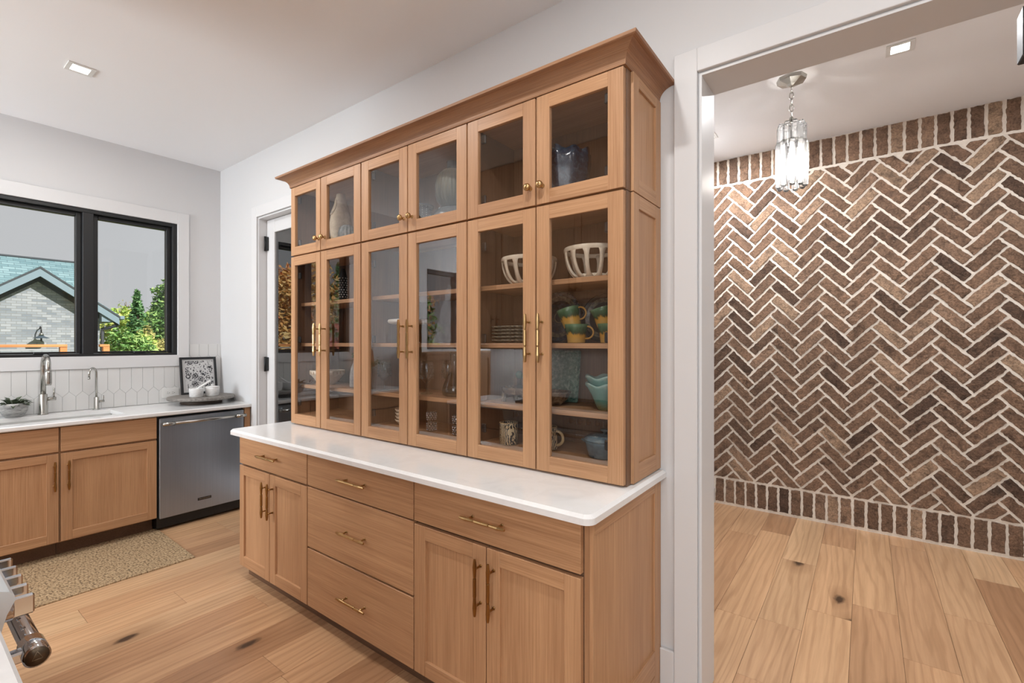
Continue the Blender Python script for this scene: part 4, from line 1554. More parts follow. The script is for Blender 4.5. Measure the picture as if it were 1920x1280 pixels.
# --- left top cabinet
t = thing('vase', 'tall beige bottle vase with a dished grey shoulder, behind the second top door', 'vase', (-2.69, 1.775, ZTOP))
vm = MB().lathe([(r, ZTOP + h) for r, h in [(0, 0), (.044, 0), (.058, .05), (.066, .11), (.068, .16), (.061, .21), (.047, .265), (.034, .31), (.027, .34), (.025, .352), (.020, .352), (.022, .33), (0, .32)]], (-2.69, 1.775, 0), 36)
vm.build('body', beige, t)
rm = MB()
ring = []
for j in range(25):
    a = 2 * PI * j / 24
    ring.append((-2.700 + 0.026 * math.cos(a), 1.775 - 0.052 + 0.010 * math.sin(a) * 1.0 + 0.014 * (math.sin(a) > 0) * 0, ZTOP + 0.265 + 0.052 * math.sin(a)))
for i_ in range(len(ring)):
    x_, y_, z_ = ring[i_]
    rr = 0.047 + (0.265 - (z_ - ZTOP)) * 0.30
    yy = 1.775 - math.sqrt(max(0.0001, rr * rr - (x_ + 2.69) ** 2)) - 0.001
    ring[i_] = (x_, yy, z_)
rm.tube(ring, 0.003, 8, caps=False)
rm.build('rim', beige, t)
pmv, pc = [], Vector((-2.70, 1.775 - 0.040, ZTOP + 0.265))
pmv = [tuple(pc)] + [tuple(Vector(p) - Vector((0, 0.0005, 0))) for p in ring[:-1]]
MB().add(pmv, [(0, i + 1, (i + 1) % 24 + 1) for i in range(24)]).build('dish', glaze('grey_glaze', [(0.4, srgb(142, 130, 116)), (0.6, srgb(160, 148, 134))], 60, 0.4), t)
ribm = MB()
t = thing('ribbed_vessel', 'low blue-grey ribbed vessel beside the beige bottle vase', 'bowl', (-2.535, 1.72, ZTOP))
ribm.lathe([(r, ZTOP + h) for r, h in [(0, 0), (.035, 0), (.050, .03), (.055, .065), (.048, .10), (.030, .118), (.022, .118), (.020, .105), (0, .10)]], (-2.535, 1.72, 0), 96,
           mod=lambda r, z, th, i: (r * (1 + 0.055 * math.cos(16 * th)), z))
ribm.build('body', glaze('blue_grey_rib', [(0.35, srgb(86, 92, 94)), (0.65, srgb(140, 142, 138))], 40, 0.35), t)
# --- middle top cabinet
ribglz = glaze('ribbed_vase_glaze', [(0.0, srgb(70, 86, 84)), (0.45, srgb(120, 122, 108)), (0.8, srgb(176, 166, 138)), (1.0, srgb(96, 104, 98))], 30, 0.35, 2, (0.0, 0.26), mixn=0.12)
t = thing('vase', 'round ribbed grey-green vase standing on a slate dome, behind the fourth top door', 'vase', (-1.733, 1.80, ZTOP + 0.112))
MB().lathe([(r, ZTOP + .112 + h) for r, h in [(0, 0), (.055, 0), (.078, .03), (.086, .065), (.086, .11), (.074, .16), (.045, .19), (.028, .196)]], (-1.733, 1.80, 0), 112,
           mod=lambda r, z, th, i: (r * (1 + (0.035 * math.cos(28 * th) if 0 < i < 7 else 0)), z)).build('body', ribglz, t)
MB().lathe([(r, ZTOP + .112 + h) for r, h in [(.030, .192), (.027, .21), (.030, .236), (.024, .237), (.021, .21), (0, .205)]], (-1.733, 1.80, 0), 28).build('neck', slate, t)
lathe_thing('covered_dish', 'slate-coloured domed dish under the ribbed vase', 'dish', -1.733, 1.80, ZTOP, [(0, 0), (.10, 0), (.108, .012), (.106, .05), (.095, .085), (.070, .103), (.05, .1105), (0, .1115)], slate, 44)
t = thing('bowl', 'dark dotted bowl left of the slate dome, behind the fourth top door', 'bowl', (-1.895, 1.74, ZTOP))
MB().lathe([(r, ZTOP + h) for r, h in [(0, 0), (.035, 0), (.052, .03), (.058, .085), (.058, .12), (.053, .12), (.050, .09), (0, .03)]], (-1.895, 1.74, 0), 32).build('body', dots('dotted_slate', srgb(44, 50, 54), srgb(150, 156, 152), 95, 0.28), t)
MB().lathe([(r, ZTOP + h) for r, h in [(.0545, .120), (.0600, .120), (.0605, .126), (.0600, .132), (.0545, .132), (.054, .126)]], (-1.895, 1.74, 0), 32, close=False).build('rim', slate, t)
# --- right top cabinet
navy = glaze('navy_ruffle_glaze', [(0.3, srgb(22, 34, 48)), (0.55, srgb(40, 58, 76)), (0.75, srgb(84, 98, 108))], 45, 0.2, dist=1.5)
lathe_thing('bowl', 'large dark blue ruffled bowl, behind the sixth top door', 'bowl', -1.045, 1.785, ZTOP,
            [(0, 0), (.072, 0), (.080, .015), (.092, .06), (.104, .12), (.111, .175), (.110, .215), (.104, .214), (.100, .17), (.080, .06), (0, .03)], navy, 96,
            mod=lambda r, z, th, i: (r * (1 + 0.022 * (i > 2) * math.cos(9 * th)), z + (0.0075 * math.cos(9 * th) + 0.004 * math.cos(4 * th) if 5 <= i <= 8 else 0)))

# --- left tall cabinet
t = thing('bud_vase', 'slim black vase with white beads on the upper left shelf', 'vase', (-2.605, 1.735, Z3))
MB().lathe([(r, Z3 + h) for r, h in [(0, 0), (.020, 0), (.024, .02), (.024, .15), (.016, .185), (.012, .20), (.009, .20), (.009, .18), (0, .17)]], (-2.605, 1.735, 0), 24).build('body', M['gloom'], t)
bm_ = MB()
for i in range(9):
    for j in range(9):
        a = 2 * PI * (j + 0.5 * (i % 2)) / 9
        bm_.lathe([(0, -.0032), (.0023, -.0023), (.0032, 0), (.0023, .0023), (0, .0032)], (-2.605 + .0245 * math.cos(a), 1.735 + .0245 * math.sin(a), Z3 + .025 + .0145 * i), 6)
bm_.build('beads', M['marble'], t, kind='stuff')
cream = glaze('cream_bowl', [(0.4, srgb(206, 190, 168)), (0.6, srgb(226, 212, 192))], 30, 0.45)
t = thing('bowl', 'cream footed bowl with a banded rim on the lower left shelf', 'bowl', (-2.823, 1.765, Z1))
MB().lathe([(r, Z1 + h) for r, h in [(0, 0), (.045, 0), (.050, .006), (.072, .025), (.092, .052), (.100, .062), (.106, .064), (.108, .092), (.102, .093), (.094, .062), (.06, .02), (0, .012)]], (-2.823, 1.765, 0), 48).build('body', cream, t)
tk = MB()
for j in range(26):
    a = 2 * PI * j / 26
    tk.box(-0.004, 0.004, -0.0015, 0.0015, -0.009, 0.009, 0, 0.001)
    tk.xf(Matrix.Translation((-2.823 + .1075 * math.cos(a), 1.765 + .1075 * math.sin(a), Z1 + .078)) @ Matrix.Rotation(a + PI / 2, 4, 'Z'), len(tk.v) - 24)
tk.build('raised_marks', glaze('tan_marks', [(0.4, srgb(170, 146, 116)), (0.6, srgb(184, 160, 130))], 30, 0.5), t, kind='stuff')
dw_ = MB()
r2 = random.Random(4)
for i in range(5):
    p = [Vector((-2.945 + 0.011 * i, 1.715 + r2.uniform(-.01, .01), Z1 + .012))]
    for q in range(3):
        p.append(p[-1] + Vector((r2.uniform(.006, .02), r2.uniform(-.01, .01), r2.uniform(-.004, .014))))
    dw_.tube([(v.x, v.y, max(v.z, Z1 + .007)) for v in p], [.006, .006, .005, .003], 7)
dw_.tube([(-2.950, 1.700, Z1 + .0065), (-2.93, 1.698, Z1 + .0065), (-2.89, 1.700, Z1 + .0065)], .006, 8)
dw_.thing('plant_reflection', flat('mirrored_plant_brown', srgb(96, 62, 40), 0.8), 'brown stand-in for the mirrored potted plant, left of the cream bowl', 'ornament')  # stands in for the plant's reflection in the door glass
t = thing('bottle_vase', 'grey ribbed bottle with a green sprig beside the cream bowl', 'vase', (-2.495, 1.735, Z1))
MB().lathe([(r, Z1 + h) for r, h in [(0, 0), (.034, 0), (.037, .01), (.035, .08), (.028, .12), (.016, .15), (.012, .175), (.014, .18), (.009, .18), (.008, .15), (0, .14)]], (-2.495, 1.750, 0), 64,
           mod=lambda r, z, th, i: (r * (1 + (.03 * math.cos(14 * th) if i < 6 else 0)), z)).build('bottle', glaze('grey_bottle', [(0.4, srgb(150, 148, 146)), (0.6, srgb(178, 176, 174))], 30, 0.4), t)
sprig((-2.495, 1.750, Z1 + .17), 7, 0.034, 0.050, 21, 0.026, 0.8).build('sprig', green, t)

# --- middle tall cabinet
white = glaze('white_glaze', [(0.4, srgb(222, 218, 210)), (0.6, srgb(232, 228, 222))], 20, 0.3)
t = thing('cake_stand', 'white round cake stand on the middle shelf', 'stand', (-2.045, 1.785, Z2))
MB().lathe([(r, Z2 + h) for r, h in [(.055, 0), (.055, .004), (.022, .02), (.013, .05), (.013, .09), (.03, .105)]], (-2.045, 1.785, 0), 32).build('stem', white, t)
MB().lathe([(r, Z2 + h) for r, h in [(0, .105), (.10, .105), (.117, .110), (.122, .120), (.117, .129), (.10, .131), (0, .131)]], (-2.045, 1.785, 0), 56).build('plate', white, t)


def goblet(x, y, label, s=1.0):
    t = thing('goblet', label, 'glass', (x, y, Z1), 'bubble goblets on the lower middle shelf')
    pr = [(0, .003), (.030, .0), (.034, .002), (.030, .005), (.006, .012), (.0045, .03), (.0055, .055), (.018, .066), (.032, .085), (.038, .115), (.037, .15), (.032, .175), (.030, .175), (.035, .15), (.036, .115), (.030, .088), (.015, .07), (0, .066)]
    MB().lathe([(r * s, Z1 + h * s) for r, h in pr], (x, y, 0), 28).build('bowl', M['drink'], t)
    bb = MB()
    for i in range(6):
        nn = 13
        for j in range(nn):
            a = 2 * PI * (j + .5 * (i % 2)) / nn
            h = .085 + .0145 * i
            r = .0325 + .0065 * math.sin(PI * min(1, (h - .07) / .09)) - .001
            bb.lathe([(0, -.0046), (.0033, -.0033), (.0046, 0), (.0033, .0033), (0, .0046)], (x + r * s * math.cos(a), y + r * s * math.sin(a), Z1 + h * s), 7)
    bb.build('glass_bubbles', M['drink'], t, kind='stuff')
    return t


g1_ = goblet(-2.165, 1.705, 'bubble glass goblet nearest the left end of the lower middle shelf')
goblet(-2.085, 1.80, 'bubble glass goblet second from the left on the lower middle shelf')
goblet(-1.862, 1.74, 'bubble glass goblet with a clear stem, behind the fourth tall door')
goblet(-1.80, 1.84, 'bubble glass goblet at the back left of the smoked carafe')
t = thing('carafe', 'smoked glass carafe at the right end of the lower middle shelf', 'carafe', (-1.672, 1.755, Z1))
MB().lathe([(r, Z1 + h) for r, h in [(0, .002), (.045, .0), (.062, .008), (.066, .025), (.058, .06), (.036, .11), (.024, .15), (.022, .20), (.028, .225), (.026, .226), (.020, .20), (.022, .15), (.034, .11), (.055, .06), (.062, .025), (0, .012)]], (-1.672, 1.755, 0), 36).build('body', M['smoke'], t)
MB().lathe([(r, Z1 + h) for r, h in [(0, .013), (.060, .024), (.056, .045), (0, .045)]], (-1.672, 1.755, 0), 32).build('contents', flat('dark_grains', srgb(70, 66, 52), 0.7), t)
for i in range(4):
    lathe_thing('small_bowl', ('cream bowl at the bottom of the stack behind the third tall door', 'cream bowl second from the bottom of the stack behind the third tall door', 'cream bowl second from the top of the stack behind the third tall door', 'topmost cream bowl of the stack behind the third tall door')[i],
                'bowl', -2.058, 1.77, Z0 + i * 0.0195, [(0, 0), (.028, 0), (.040, .008), (.056, .022), (.062, .032), (.059, .033), (.045, .018), (.03, .0125), (0, .0118)], cream, 40, group='stacked cream bowls',
                mod=lambda r, z, th, i2: (r * (1 + .02 * math.cos(5 * th + i * 1.3)), z))


def tumbler(x, y, z, label):
    t = thing('tumbler', label, 'glass', (x, y, z), 'stacked dimpled tumblers')
    MB().lathe([(r, z + h) for r, h in [(0, 0), (.021, 0), (.0235, .004), (.026, .049), (.0265, .052), (.0248, .052), (.0225, .010), (0, .007)]], (x, y, 0), 24).build('cup', M['drink'], t)
    bb = MB()
    for i in range(4):
        for j in range(11):
            a = 2 * PI * (j + .5 * (i % 2)) / 11
            r = .0232 + .0026 * (i + 1) / 4
            bb.lathe([(0, -.0042), (.003, -.003), (.0042, 0), (.003, .003), (0, .0042)], (x + r * math.cos(a), y + r * math.sin(a), z + .009 + .0105 * i), 7)
    bb.build('glass_dimples', M['chrome'], t, kind='stuff')


for i, (x, y, nm2) in enumerate(((-1.803, 1.72, 'left'), (-1.618, 1.72, 'right'))):
    tumbler(x, y, Z0, 'lower dimpled tumbler of the ' + nm2 + ' pair behind the fourth tall door')
    tumbler(x, y, Z0 + .0535, 'upper dimpled tumbler of the ' + nm2 + ' pair behind the fourth tall door')

# --- right tall cabinet: two slotted fruit bowls
bone = glaze('matte_bone', [(0.4, srgb(214, 200, 178)), (0.6, srgb(226, 214, 194))], 25, 0.6)


def slotted(x, y, R, H, label, rz):
    t = thing('fruit_bowl', label, 'bowl', (x, y, Z3), 'slotted bone bowls')
    MB().lathe([(R * .985, Z3 + H * .86), (R, Z3 + H * .90), (R, Z3 + H * .97), (R * .985, Z3 + H), (R * .95, Z3 + H), (R * .94, Z3 + H * .97), (R * .94, Z3 + H * .90), (R * .955, Z3 + H * .86), (R * .985, Z3 + H * .86)], (x, y, 0), 64, close=False).build('rim', bone, t)
    MB().lathe([(0, Z3), (R * .52, Z3), (R * .58, Z3 + H * .06), (R * .60, Z3 + H * .15), (R * .52, Z3 + H * .17), (0, Z3 + H * .10)], (x, y, 0), 48).build('base', bone, t)
    for j in range(12):
        a = rz + 2 * PI * j / 12
        pts, n_ = [], 9
        vs, fs = [], []
        for q in range(n_):
            u = q / (n_ - 1)
            ang = u * PI / 2
            rr = R * (.55 + .415 * math.sin(ang))
            zz = Z3 + H * (.08 + .84 * (1 - math.cos(ang)) ** .85)
            wd = .0075 + .010 * (2 * u - 1) ** 4
            th = .0055
            ra, ta = Vector((math.cos(a), math.sin(a), 0)), Vector((-math.sin(a), math.cos(a), 0))
            nr_ = (ra * math.sin(max(.3, PI / 2 - ang * .7)) - Vector((0, 0, 1)) * 0.5).normalized()
            c_ = Vector((x, y, zz)) + ra * rr
            vs += [c_ - ta * wd - nr_ * th, c_ + ta * wd - nr_ * th, c_ + ta * wd + nr_ * th * .6, c_ - ta * wd + nr_ * th * .6]
        for q in range(n_ - 1):
            for e in range(4):
                fs.append((q * 4 + e, q * 4 + (e + 1) % 4, q * 4 + 4 + (e + 1) % 4, q * 4 + 4 + e))
        fs += [(0, 1, 2, 3), ((n_ - 1) * 4 + 3, (n_ - 1) * 4 + 2, (n_ - 1) * 4 + 1, (n_ - 1) * 4)]
        MB().add(vs, fs, 0, True).build('rib', bone, t)
    return t


slotted(-1.235, 1.785, .128, .125, 'slotted bone fruit bowl on the left of the top shelf', 0.1)
slotted(-0.905, 1.775, .122, .130, 'slotted bone fruit bowl on the right of the top shelf, nearer the hutch end', 0.25)
plg = glaze('blue_cream_plate', [(0.40, srgb(40, 50, 58)), (0.5, srgb(120, 122, 112)), (0.62, srgb(196, 186, 158))], 70, 0.3, detail=5)
for i in range(5):
    lathe_thing('plate', ('speckled plate at the bottom of the plate stack', 'speckled plate second from the bottom of the plate stack', 'speckled plate in the middle of the plate stack', 'speckled plate second from the top of the plate stack', 'topmost speckled plate of the plate stack')[i],
                'plate', -1.288 + .002 * (i % 2), 1.79, Z2 + i * .0152, [(0, 0), (.080, 0), (.086, .003), (.125, .009), (.134, .013), (.133, .0148), (.124, .0125), (.085, .006), (0, .0058)], plg, 56, group='speckled plates on the middle shelf')


def leaning_plate(x, R, label, mats, tilt=9.0):
    t = thing('platter', label, 'plate', (x, 1.86, Z2 + .0005))
    pr = [(0, 0), (R * .55, 0), (R * .62, .004), (R * .97, .014), (R, .018), (R * .985, .021), (R * .94, .019), (R * .60, .009), (0, .006)]
    mb = MB().lathe(pr, (0, 0, 0), 56)
    mt = Matrix.Translation((x, 1.862, Z2 + R * math.cos(math.radians(tilt)) + .002)) @ Matrix.Rotation(math.radians(90 - tilt), 4, 'X')
    mb.xf(mt).build('disc', mats[0], t)
    rg_ = MB().lathe([(R * .64, .0105), (R * .66, .0115), (R * .80, .0155), (R * .82, .0165), (R * .82, .0160), (R * .64, .0098)], (0, 0, 0), 56, close=False)
    rg_.xf(mt).build('band', mats[1], t)
    md = MB().lathe([(R * .20, .0062), (R * .20, .0072), (R * .30, .0072), (R * .30, .0062)], (0, 0, 0), 40, close=False)
    md.xf(mt).build('ring', mats[1], t)


inky = glaze('inky_plate', [(0.35, srgb(14, 18, 24)), (0.6, srgb(34, 44, 56)), (0.75, srgb(84, 96, 104))], 50, 0.15, dist=1.0)
band = glaze('brown_band', [(0.4, srgb(58, 50, 40)), (0.6, srgb(120, 108, 84))], 60, 0.3)
leaning_plate(-1.115, .116, 'large inky dinner plate leaning behind the stacked cups', (inky, band))
leaning_plate(-0.895, .105, 'brown-black plate leaning behind the right-hand cups', (glaze('umber_plate', [(0.4, srgb(38, 30, 26)), (0.6, srgb(58, 48, 40))], 40, 0.2), band))
cupm = glaze('green_drip_over_amber', [(0.10, srgb(188, 150, 76)), (0.42, srgb(196, 146, 52)), (0.54, srgb(52, 62, 36)), (0.70, srgb(58, 92, 62)), (1.0, srgb(92, 118, 84))], 55, 0.15, 2, (0.0, 0.078), mixn=0.42, nscale=(1, 1, 0.25))
cup_in = flat('amber_glaze', srgb(178, 132, 58), 0.2)


def cup(x, y, z, rz, label, tilt=None):
    t = thing('cup', label, 'cup', (x, y, z), 'green and amber cups on the middle shelf', rz)
    MB().lathe([(0, 0), (.036, 0), (.037, .004), (.040, .03), (.047, .062), (.0505, .077), (.0485, .0775), (.045, .062), (.037, .02), (0, .008)], (0, 0, 0), 36).build('bowl', cupm, t, local=True)
    pts = []
    for i in range(13):
        a = -PI * .42 + PI * .84 * i / 12
        pts.append((.040 + .030 * math.cos(a) + .004, 0, .043 + .026 * math.sin(a)))
    MB().tube([(.037, 0, .018)] + pts + [(.044, 0, .068)], .0038, 8).build('handle', cup_in, t, local=True)
    if tilt: t.rotation_euler = tilt
    return t


cup(-.968, 1.745, Z2 + .0005, 0.15, 'lower green and amber cup of the stack before the inky plate')
cup(-.985, 1.745, Z2 + .069, 0, 'tilted green and amber cup resting in the cup below it', (0, math.radians(-17), 0.1))
cup(-.832, 1.775, Z2 + .0005, 0.4, 'lower green and amber cup at the hutch end')
cup(-.845, 1.775, Z2 + .069, 0, 'tilted green and amber cup on top at the hutch end', (0, math.radians(-15), 0.4))
# lower shelf
brn = glaze('brown_stoneware', [(0.35, srgb(58, 44, 34)), (0.55, srgb(104, 80, 58)), (0.72, srgb(156, 132, 104))], 28, 0.15, dist=1.0)
tX, tS = -1.286, 0.72
t = thing('footed_tray', 'brown footed oval tray on the lower right shelf', 'tray', (tX, 1.785, Z1))
sc_ = Matrix.Translation((tX, 1.785, 0)) @ Matrix.Diagonal((tS, .75, 1, 1))
MB().lathe([(0, Z1 + .036), (.10, Z1 + .036), (.112, Z1 + .042), (.115, Z1 + .055), (.117, Z1 + .066), (.111, Z1 + .067), (.104, Z1 + .055), (0, Z1 + .052)], (0, 0, 0), 48).xf(sc_).build('dish', brn, t)
for sx in (-1, 1):
    for sy in (-1, 1):
        MB().tube([(tX + sx * .055, 1.785 + sy * .042, Z1 + .040), (tX + sx * .060, 1.785 + sy * .046, Z1 + .02), (tX + sx * .060, 1.785 + sy * .046, Z1 + .0003)], [.017, .011, .010], 10).build('leg', brn, t)
cact = flat('bottle_green', srgb(56, 92, 78), 0.2)
for i, (dx, h) in enumerate(((-.020, .085), (.012, .078))):
    t = thing('ornament', ('dark green glass bud standing on the footed tray, left one', 'dark green glass bud standing on the footed tray, right one')[i], 'ornament', (-1.270 + dx, 1.785, Z1 + .0535))
    zb = Z1 + .0535
    MB().lathe([(0, zb), (.012, zb), (.013, zb + .004), (.010, zb + h * .5), (.012, zb + h * .62)], (-1.270 + dx, 1.785, 0), 18).build('stem', M['smoke'], t)
    MB().lathe([(.010, zb + h * .60), (.017, zb + h * .72), (.018, zb + h * .86), (.009, zb + h), (0, zb + h)], (-1.270 + dx, 1.785, 0), 18).build('bud', cact, t)
t = thing('platter', 'square green speckled platter leaning on the lower right shelf', 'plate', (-1.16, 1.89, Z1))
mb = MB().box(-1.285, -1.035, -.006, .006, 0, .235, 0, .005)
for (a, b, c, d) in ((-1.285, -1.035, .225, .235), (-1.285, -1.035, 0, .010), (-1.285, -1.275, .010, .225), (-1.045, -1.035, .010, .225)):
    mb.box(a, b, -.013, -.005, c, d, 0, .003)
mb.xf(Matrix.Translation((0, 1.878, Z1 + .002)) @ Matrix.Rotation(math.radians(-8), 4, 'X'))
mb.build('slab', glaze('green_speckle', [(0.36, srgb(46, 78, 68)), (0.5, srgb(88, 118, 104)), (0.66, srgb(140, 156, 138))], 75, 0.3, detail=5), t)
mb = MB().lathe([(0, 0), (.055, 0), (.062, .004), (.095, .03), (.108, .052), (.112, .060), (.104, .058), (.090, .034), (.055, .012), (0, .010)], (0, 0, 0), 56)
mb.xf(Matrix.Translation((-1.108, 1.775, Z1)) @ Matrix.Diagonal((.80, .68, 1, 1)))
mb.thing('oval_dish', brn, 'oval brown dish before the square speckled platter', 'dish')
teal = glaze('celadon', [(0.10, srgb(112, 108, 76)), (0.35, srgb(92, 138, 128)), (0.75, srgb(118, 164, 158)), (1.0, srgb(176, 196, 184))], 30, 0.16, 2, (0.0, 0.115), mixn=0.16)
for i, (dz, lab) in enumerate(((0, 'lower wavy celadon bowl at the hutch end of the lower shelf'), (.030, 'upper wavy celadon bowl nested in the one below'))):
    lathe_thing('bowl', lab, 'bowl', -0.842, 1.765, Z1 + dz, [(0, 0), (.034, 0), (.037, .006), (.045, .025), (.060, .062), (.076, .092), (.086, .104), (.083, .105), (.072, .090), (.054, .058), (.038, .029), (0, .027)], teal, 72,
                group='wavy celadon bowls', mod=lambda r, z, th, i2: (r * (1 + (.03 * math.cos(6 * th) if 4 < i2 < 10 else 0)), z + (.006 * math.cos(6 * th) if 5 <= i2 <= 8 else 0)))
# bottom deck: mugs and casserole
k = N('black_flower_mug')
v = k.coords((1, 1, 1))
vo = k.n('ShaderNodeTexVoronoi')
vo.inputs['Scale'].default_value = 34
k.l(v, vo.inputs['Vector'])
rings = k.math('SINE', k.math('MULTIPLY', vo.outputs['Distance'], 26))
w_ = k.n('ShaderNodeTexWave')
w_.inputs['Scale'].default_value = 62
w_.inputs['Distortion'].default_value = 9
w_.inputs['Detail Scale'].default_value = 0.6
k.l(v, w_.inputs['Vector'])
ink = k.math('MAXIMUM', k.math('MULTIPLY', k.math('GREATER_THAN', rings, 0.15), k.math('LESS_THAN', vo.outputs['Distance'], .33)), k.math('MULTIPLY', k.math('GREATER_THAN', w_.outputs['Fac'], .5), k.math('GREATER_THAN', vo.outputs['Distance'], .33)))
k.col(k.mix(ink, srgb(206, 186, 150), srgb(26, 28, 34)))
k.set(Roughness=0.3)
M['mug'] = k.m
tanr = flat('tan_glaze', srgb(190, 162, 118), 0.35)


def mug(x, y, rz, label):
    t = thing('mug', label, 'mug', (x, y, Z0), 'patterned mugs on the cabinet floor', rz)
    MB().lathe([(0, 0), (.038, 0), (.042, .004), (.0425, .05), (.041, .094), (.042, .097), (.039, .098), (.038, .05), (.036, .010), (0, .008)], (0, 0, 0), 36).build('body', M['mug'], t, local=True)
    MB().lathe([(.0385, .0965), (.0425, .0965), (.0430, .0985), (.0385, .0990)], (0, 0, 0), 36, close=False).build('rim', tanr, t, local=True)
    pts = []
    for i in range(13):
        a = -PI / 2 + PI * i / 12
        pts.append((.040 + .030 * math.cos(a), 0, .050 + .030 * math.sin(a)))
    MB().tube(pts, .0062, 10).build('handle', tanr, t, local=True)
    return t


mug(-1.296, 1.712, 2.6, 'black flowered mug standing foremost behind the fifth tall door')
mug(-1.205, 1.815, 0.3, 'black flowered mug at the back between two others')
mug(-1.100, 1.728, 0.25, 'black flowered mug with its handle showing behind the sixth tall door')
blu = glaze('slate_blue_glaze', [(0.35, srgb(66, 86, 98)), (0.6, srgb(96, 118, 128)), (0.78, srgb(150, 158, 152))], 22, 0.12)
cx_, cy_ = -.842, 1.755
t = thing('casserole', 'slate blue lidded casserole at the hutch end of the cabinet floor', 'pot', (cx_, cy_, Z0))
MB().lathe([(0, Z0), (.062, Z0), (.070, Z0 + .006), (.080, Z0 + .055), (.084, Z0 + .066), (.080, Z0 + .067), (.066, Z0 + .010), (0, Z0 + .008)], (cx_, cy_, 0), 44).build('pot', blu, t)
MB().lathe([(.086, Z0 + .0675), (.087, Z0 + .072), (.070, Z0 + .084), (.03, Z0 + .090), (0, Z0 + .091)], (cx_, cy_, 0), 44).build('lid', blu, t)
MB().lathe([(.008, Z0 + .089), (.008, Z0 + .098), (.020, Z0 + .104), (.019, Z0 + .110), (0, Z0 + .112)], (cx_, cy_, 0), 22).build('lid_knob', slate, t)
for sg in (-1, 1):
    pts = [(cx_ + sg * .078, cy_ - .018, Z0 + .056), (cx_ + sg * .096, cy_ - .012, Z0 + .060), (cx_ + sg * .099, cy_ + .004, Z0 + .061), (cx_ + sg * .096, cy_ + .016, Z0 + .060), (cx_ + sg * .078, cy_ + .022, Z0 + .056)]
    MB().tube(pts, .0055, 8).build('handle', blu, t)

# ------------------------------------------------------------------ outside: ground, neighbour house, rail, trees
gm = N('lawn')
gm.col(gm.ramp(gm.noise(gm.coords(), 1.2, 5, 0.7), [(0.3, srgb(86, 110, 52)), (0.7, srgb(134, 142, 82))]))
gm.set(Roughness=0.95)
MB().box(-120, -5.06, -90, 60, -0.8, -0.6).struct('ground_outside', gm.m, 'lawn outside the window')

k = N('grey_house_brick')
v = k.coords((1, 1, 1))
mp = k.n('ShaderNodeMapping')
mp.inputs['Rotation'].default_value = (0, 0, 0)
bt = k.n('ShaderNodeTexBrick')
sp = k.n('ShaderNodeSeparateXYZ')
cb = k.n('ShaderNodeCombineXYZ')
k.l(v, sp.inputs[0])
k.l(k.math('ADD', sp.outputs[0], sp.outputs[1]), cb.inputs[0])
k.l(sp.outputs[2], cb.inputs[1])
k.l(cb.outputs[0], bt.inputs['Vector'])
bt.inputs['Scale'].default_value = 1.0
bt.inputs['Brick Width'].default_value = 0.215
bt.inputs['Row Height'].default_value = 0.076
bt.inputs['Mortar Size'].default_value = 0.007
bt.inputs['Color1'].default_value = srgb(122, 130, 140)
bt.inputs['Color2'].default_value = srgb(164, 168, 174)
bt.inputs['Mortar'].default_value = srgb(128, 130, 132)
k.col(bt.outputs['Color'])
k.set(Roughness=0.9)
M['hbrick'] = k.m
k = N('teal_shingles')
bt = k.n('ShaderNodeTexBrick')
v = k.coords((1, 1, 1))
sp = k.n('ShaderNodeSeparateXYZ')
cb = k.n('ShaderNodeCombineXYZ')
k.l(v, sp.inputs[0])
k.l(sp.outputs[1], cb.inputs[0])
k.l(k.math('MULTIPLY', sp.outputs[2], 1.0), cb.inputs[1])
k.l(cb.outputs[0], bt.inputs['Vector'])
bt.inputs['Scale'].default_value = 1.0
bt.inputs['Brick Width'].default_value = 0.30
bt.inputs['Row Height'].default_value = 0.085
bt.inputs['Mortar Size'].default_value = 0.006
bt.inputs['Color1'].default_value = srgb(92, 122, 130)
bt.inputs['Color2'].default_value = srgb(126, 154, 160)
bt.inputs['Mortar'].default_value = srgb(70, 92, 100)
k.col(bt.outputs['Color'])
k.set(Roughness=0.85)
M['shingle'] = k.m
M['fascia'] = flat('blue_grey_fascia', srgb(120, 140, 152), 0.6)
M['soffit'] = flat('dark_soffit', srgb(58, 64, 70), 0.7)
hs = thing('house', 'grey brick neighbour house with a gable and teal shingle roof', 'house', (-22, 2.2, -0.6))
AY, AZ, HX = 2.907, 3.30, -20.0      # gable apex on its wall
half, slope = 1.44, 0.745
ze = AZ - half * slope
wall_p = [(AY - half, -0.6), (AY + half, -0.6), (AY + half, ze), (AY, AZ), (AY - half, ze)]
MB().prism(wall_p, 'x', -23.0, HX).build('gable_wall', M['hbrick'], hs)
MB().box(-26.5, -21.2, -2.6, 4.18, -0.6, 2.15).build('house_wall', M['hbrick'], hs)


def roof_slab(ya, za, yb, zb, x0, x1, th, m, name, mi=None):
    mb = MB()
    vs = [(x0, ya, za), (x1, ya, za), (x1, yb, zb), (x0, yb, zb), (x0, ya, za - th), (x1, ya, za - th), (x1, yb, zb - th), (x0, yb, zb - th)]
    mb.add(vs, [(0, 1, 2, 3), (7, 6, 5, 4), (0, 4, 5, 1), (1, 5, 6, 2), (2, 6, 7, 3), (3, 7, 4, 0)])
    return mb.build(name, m, hs)


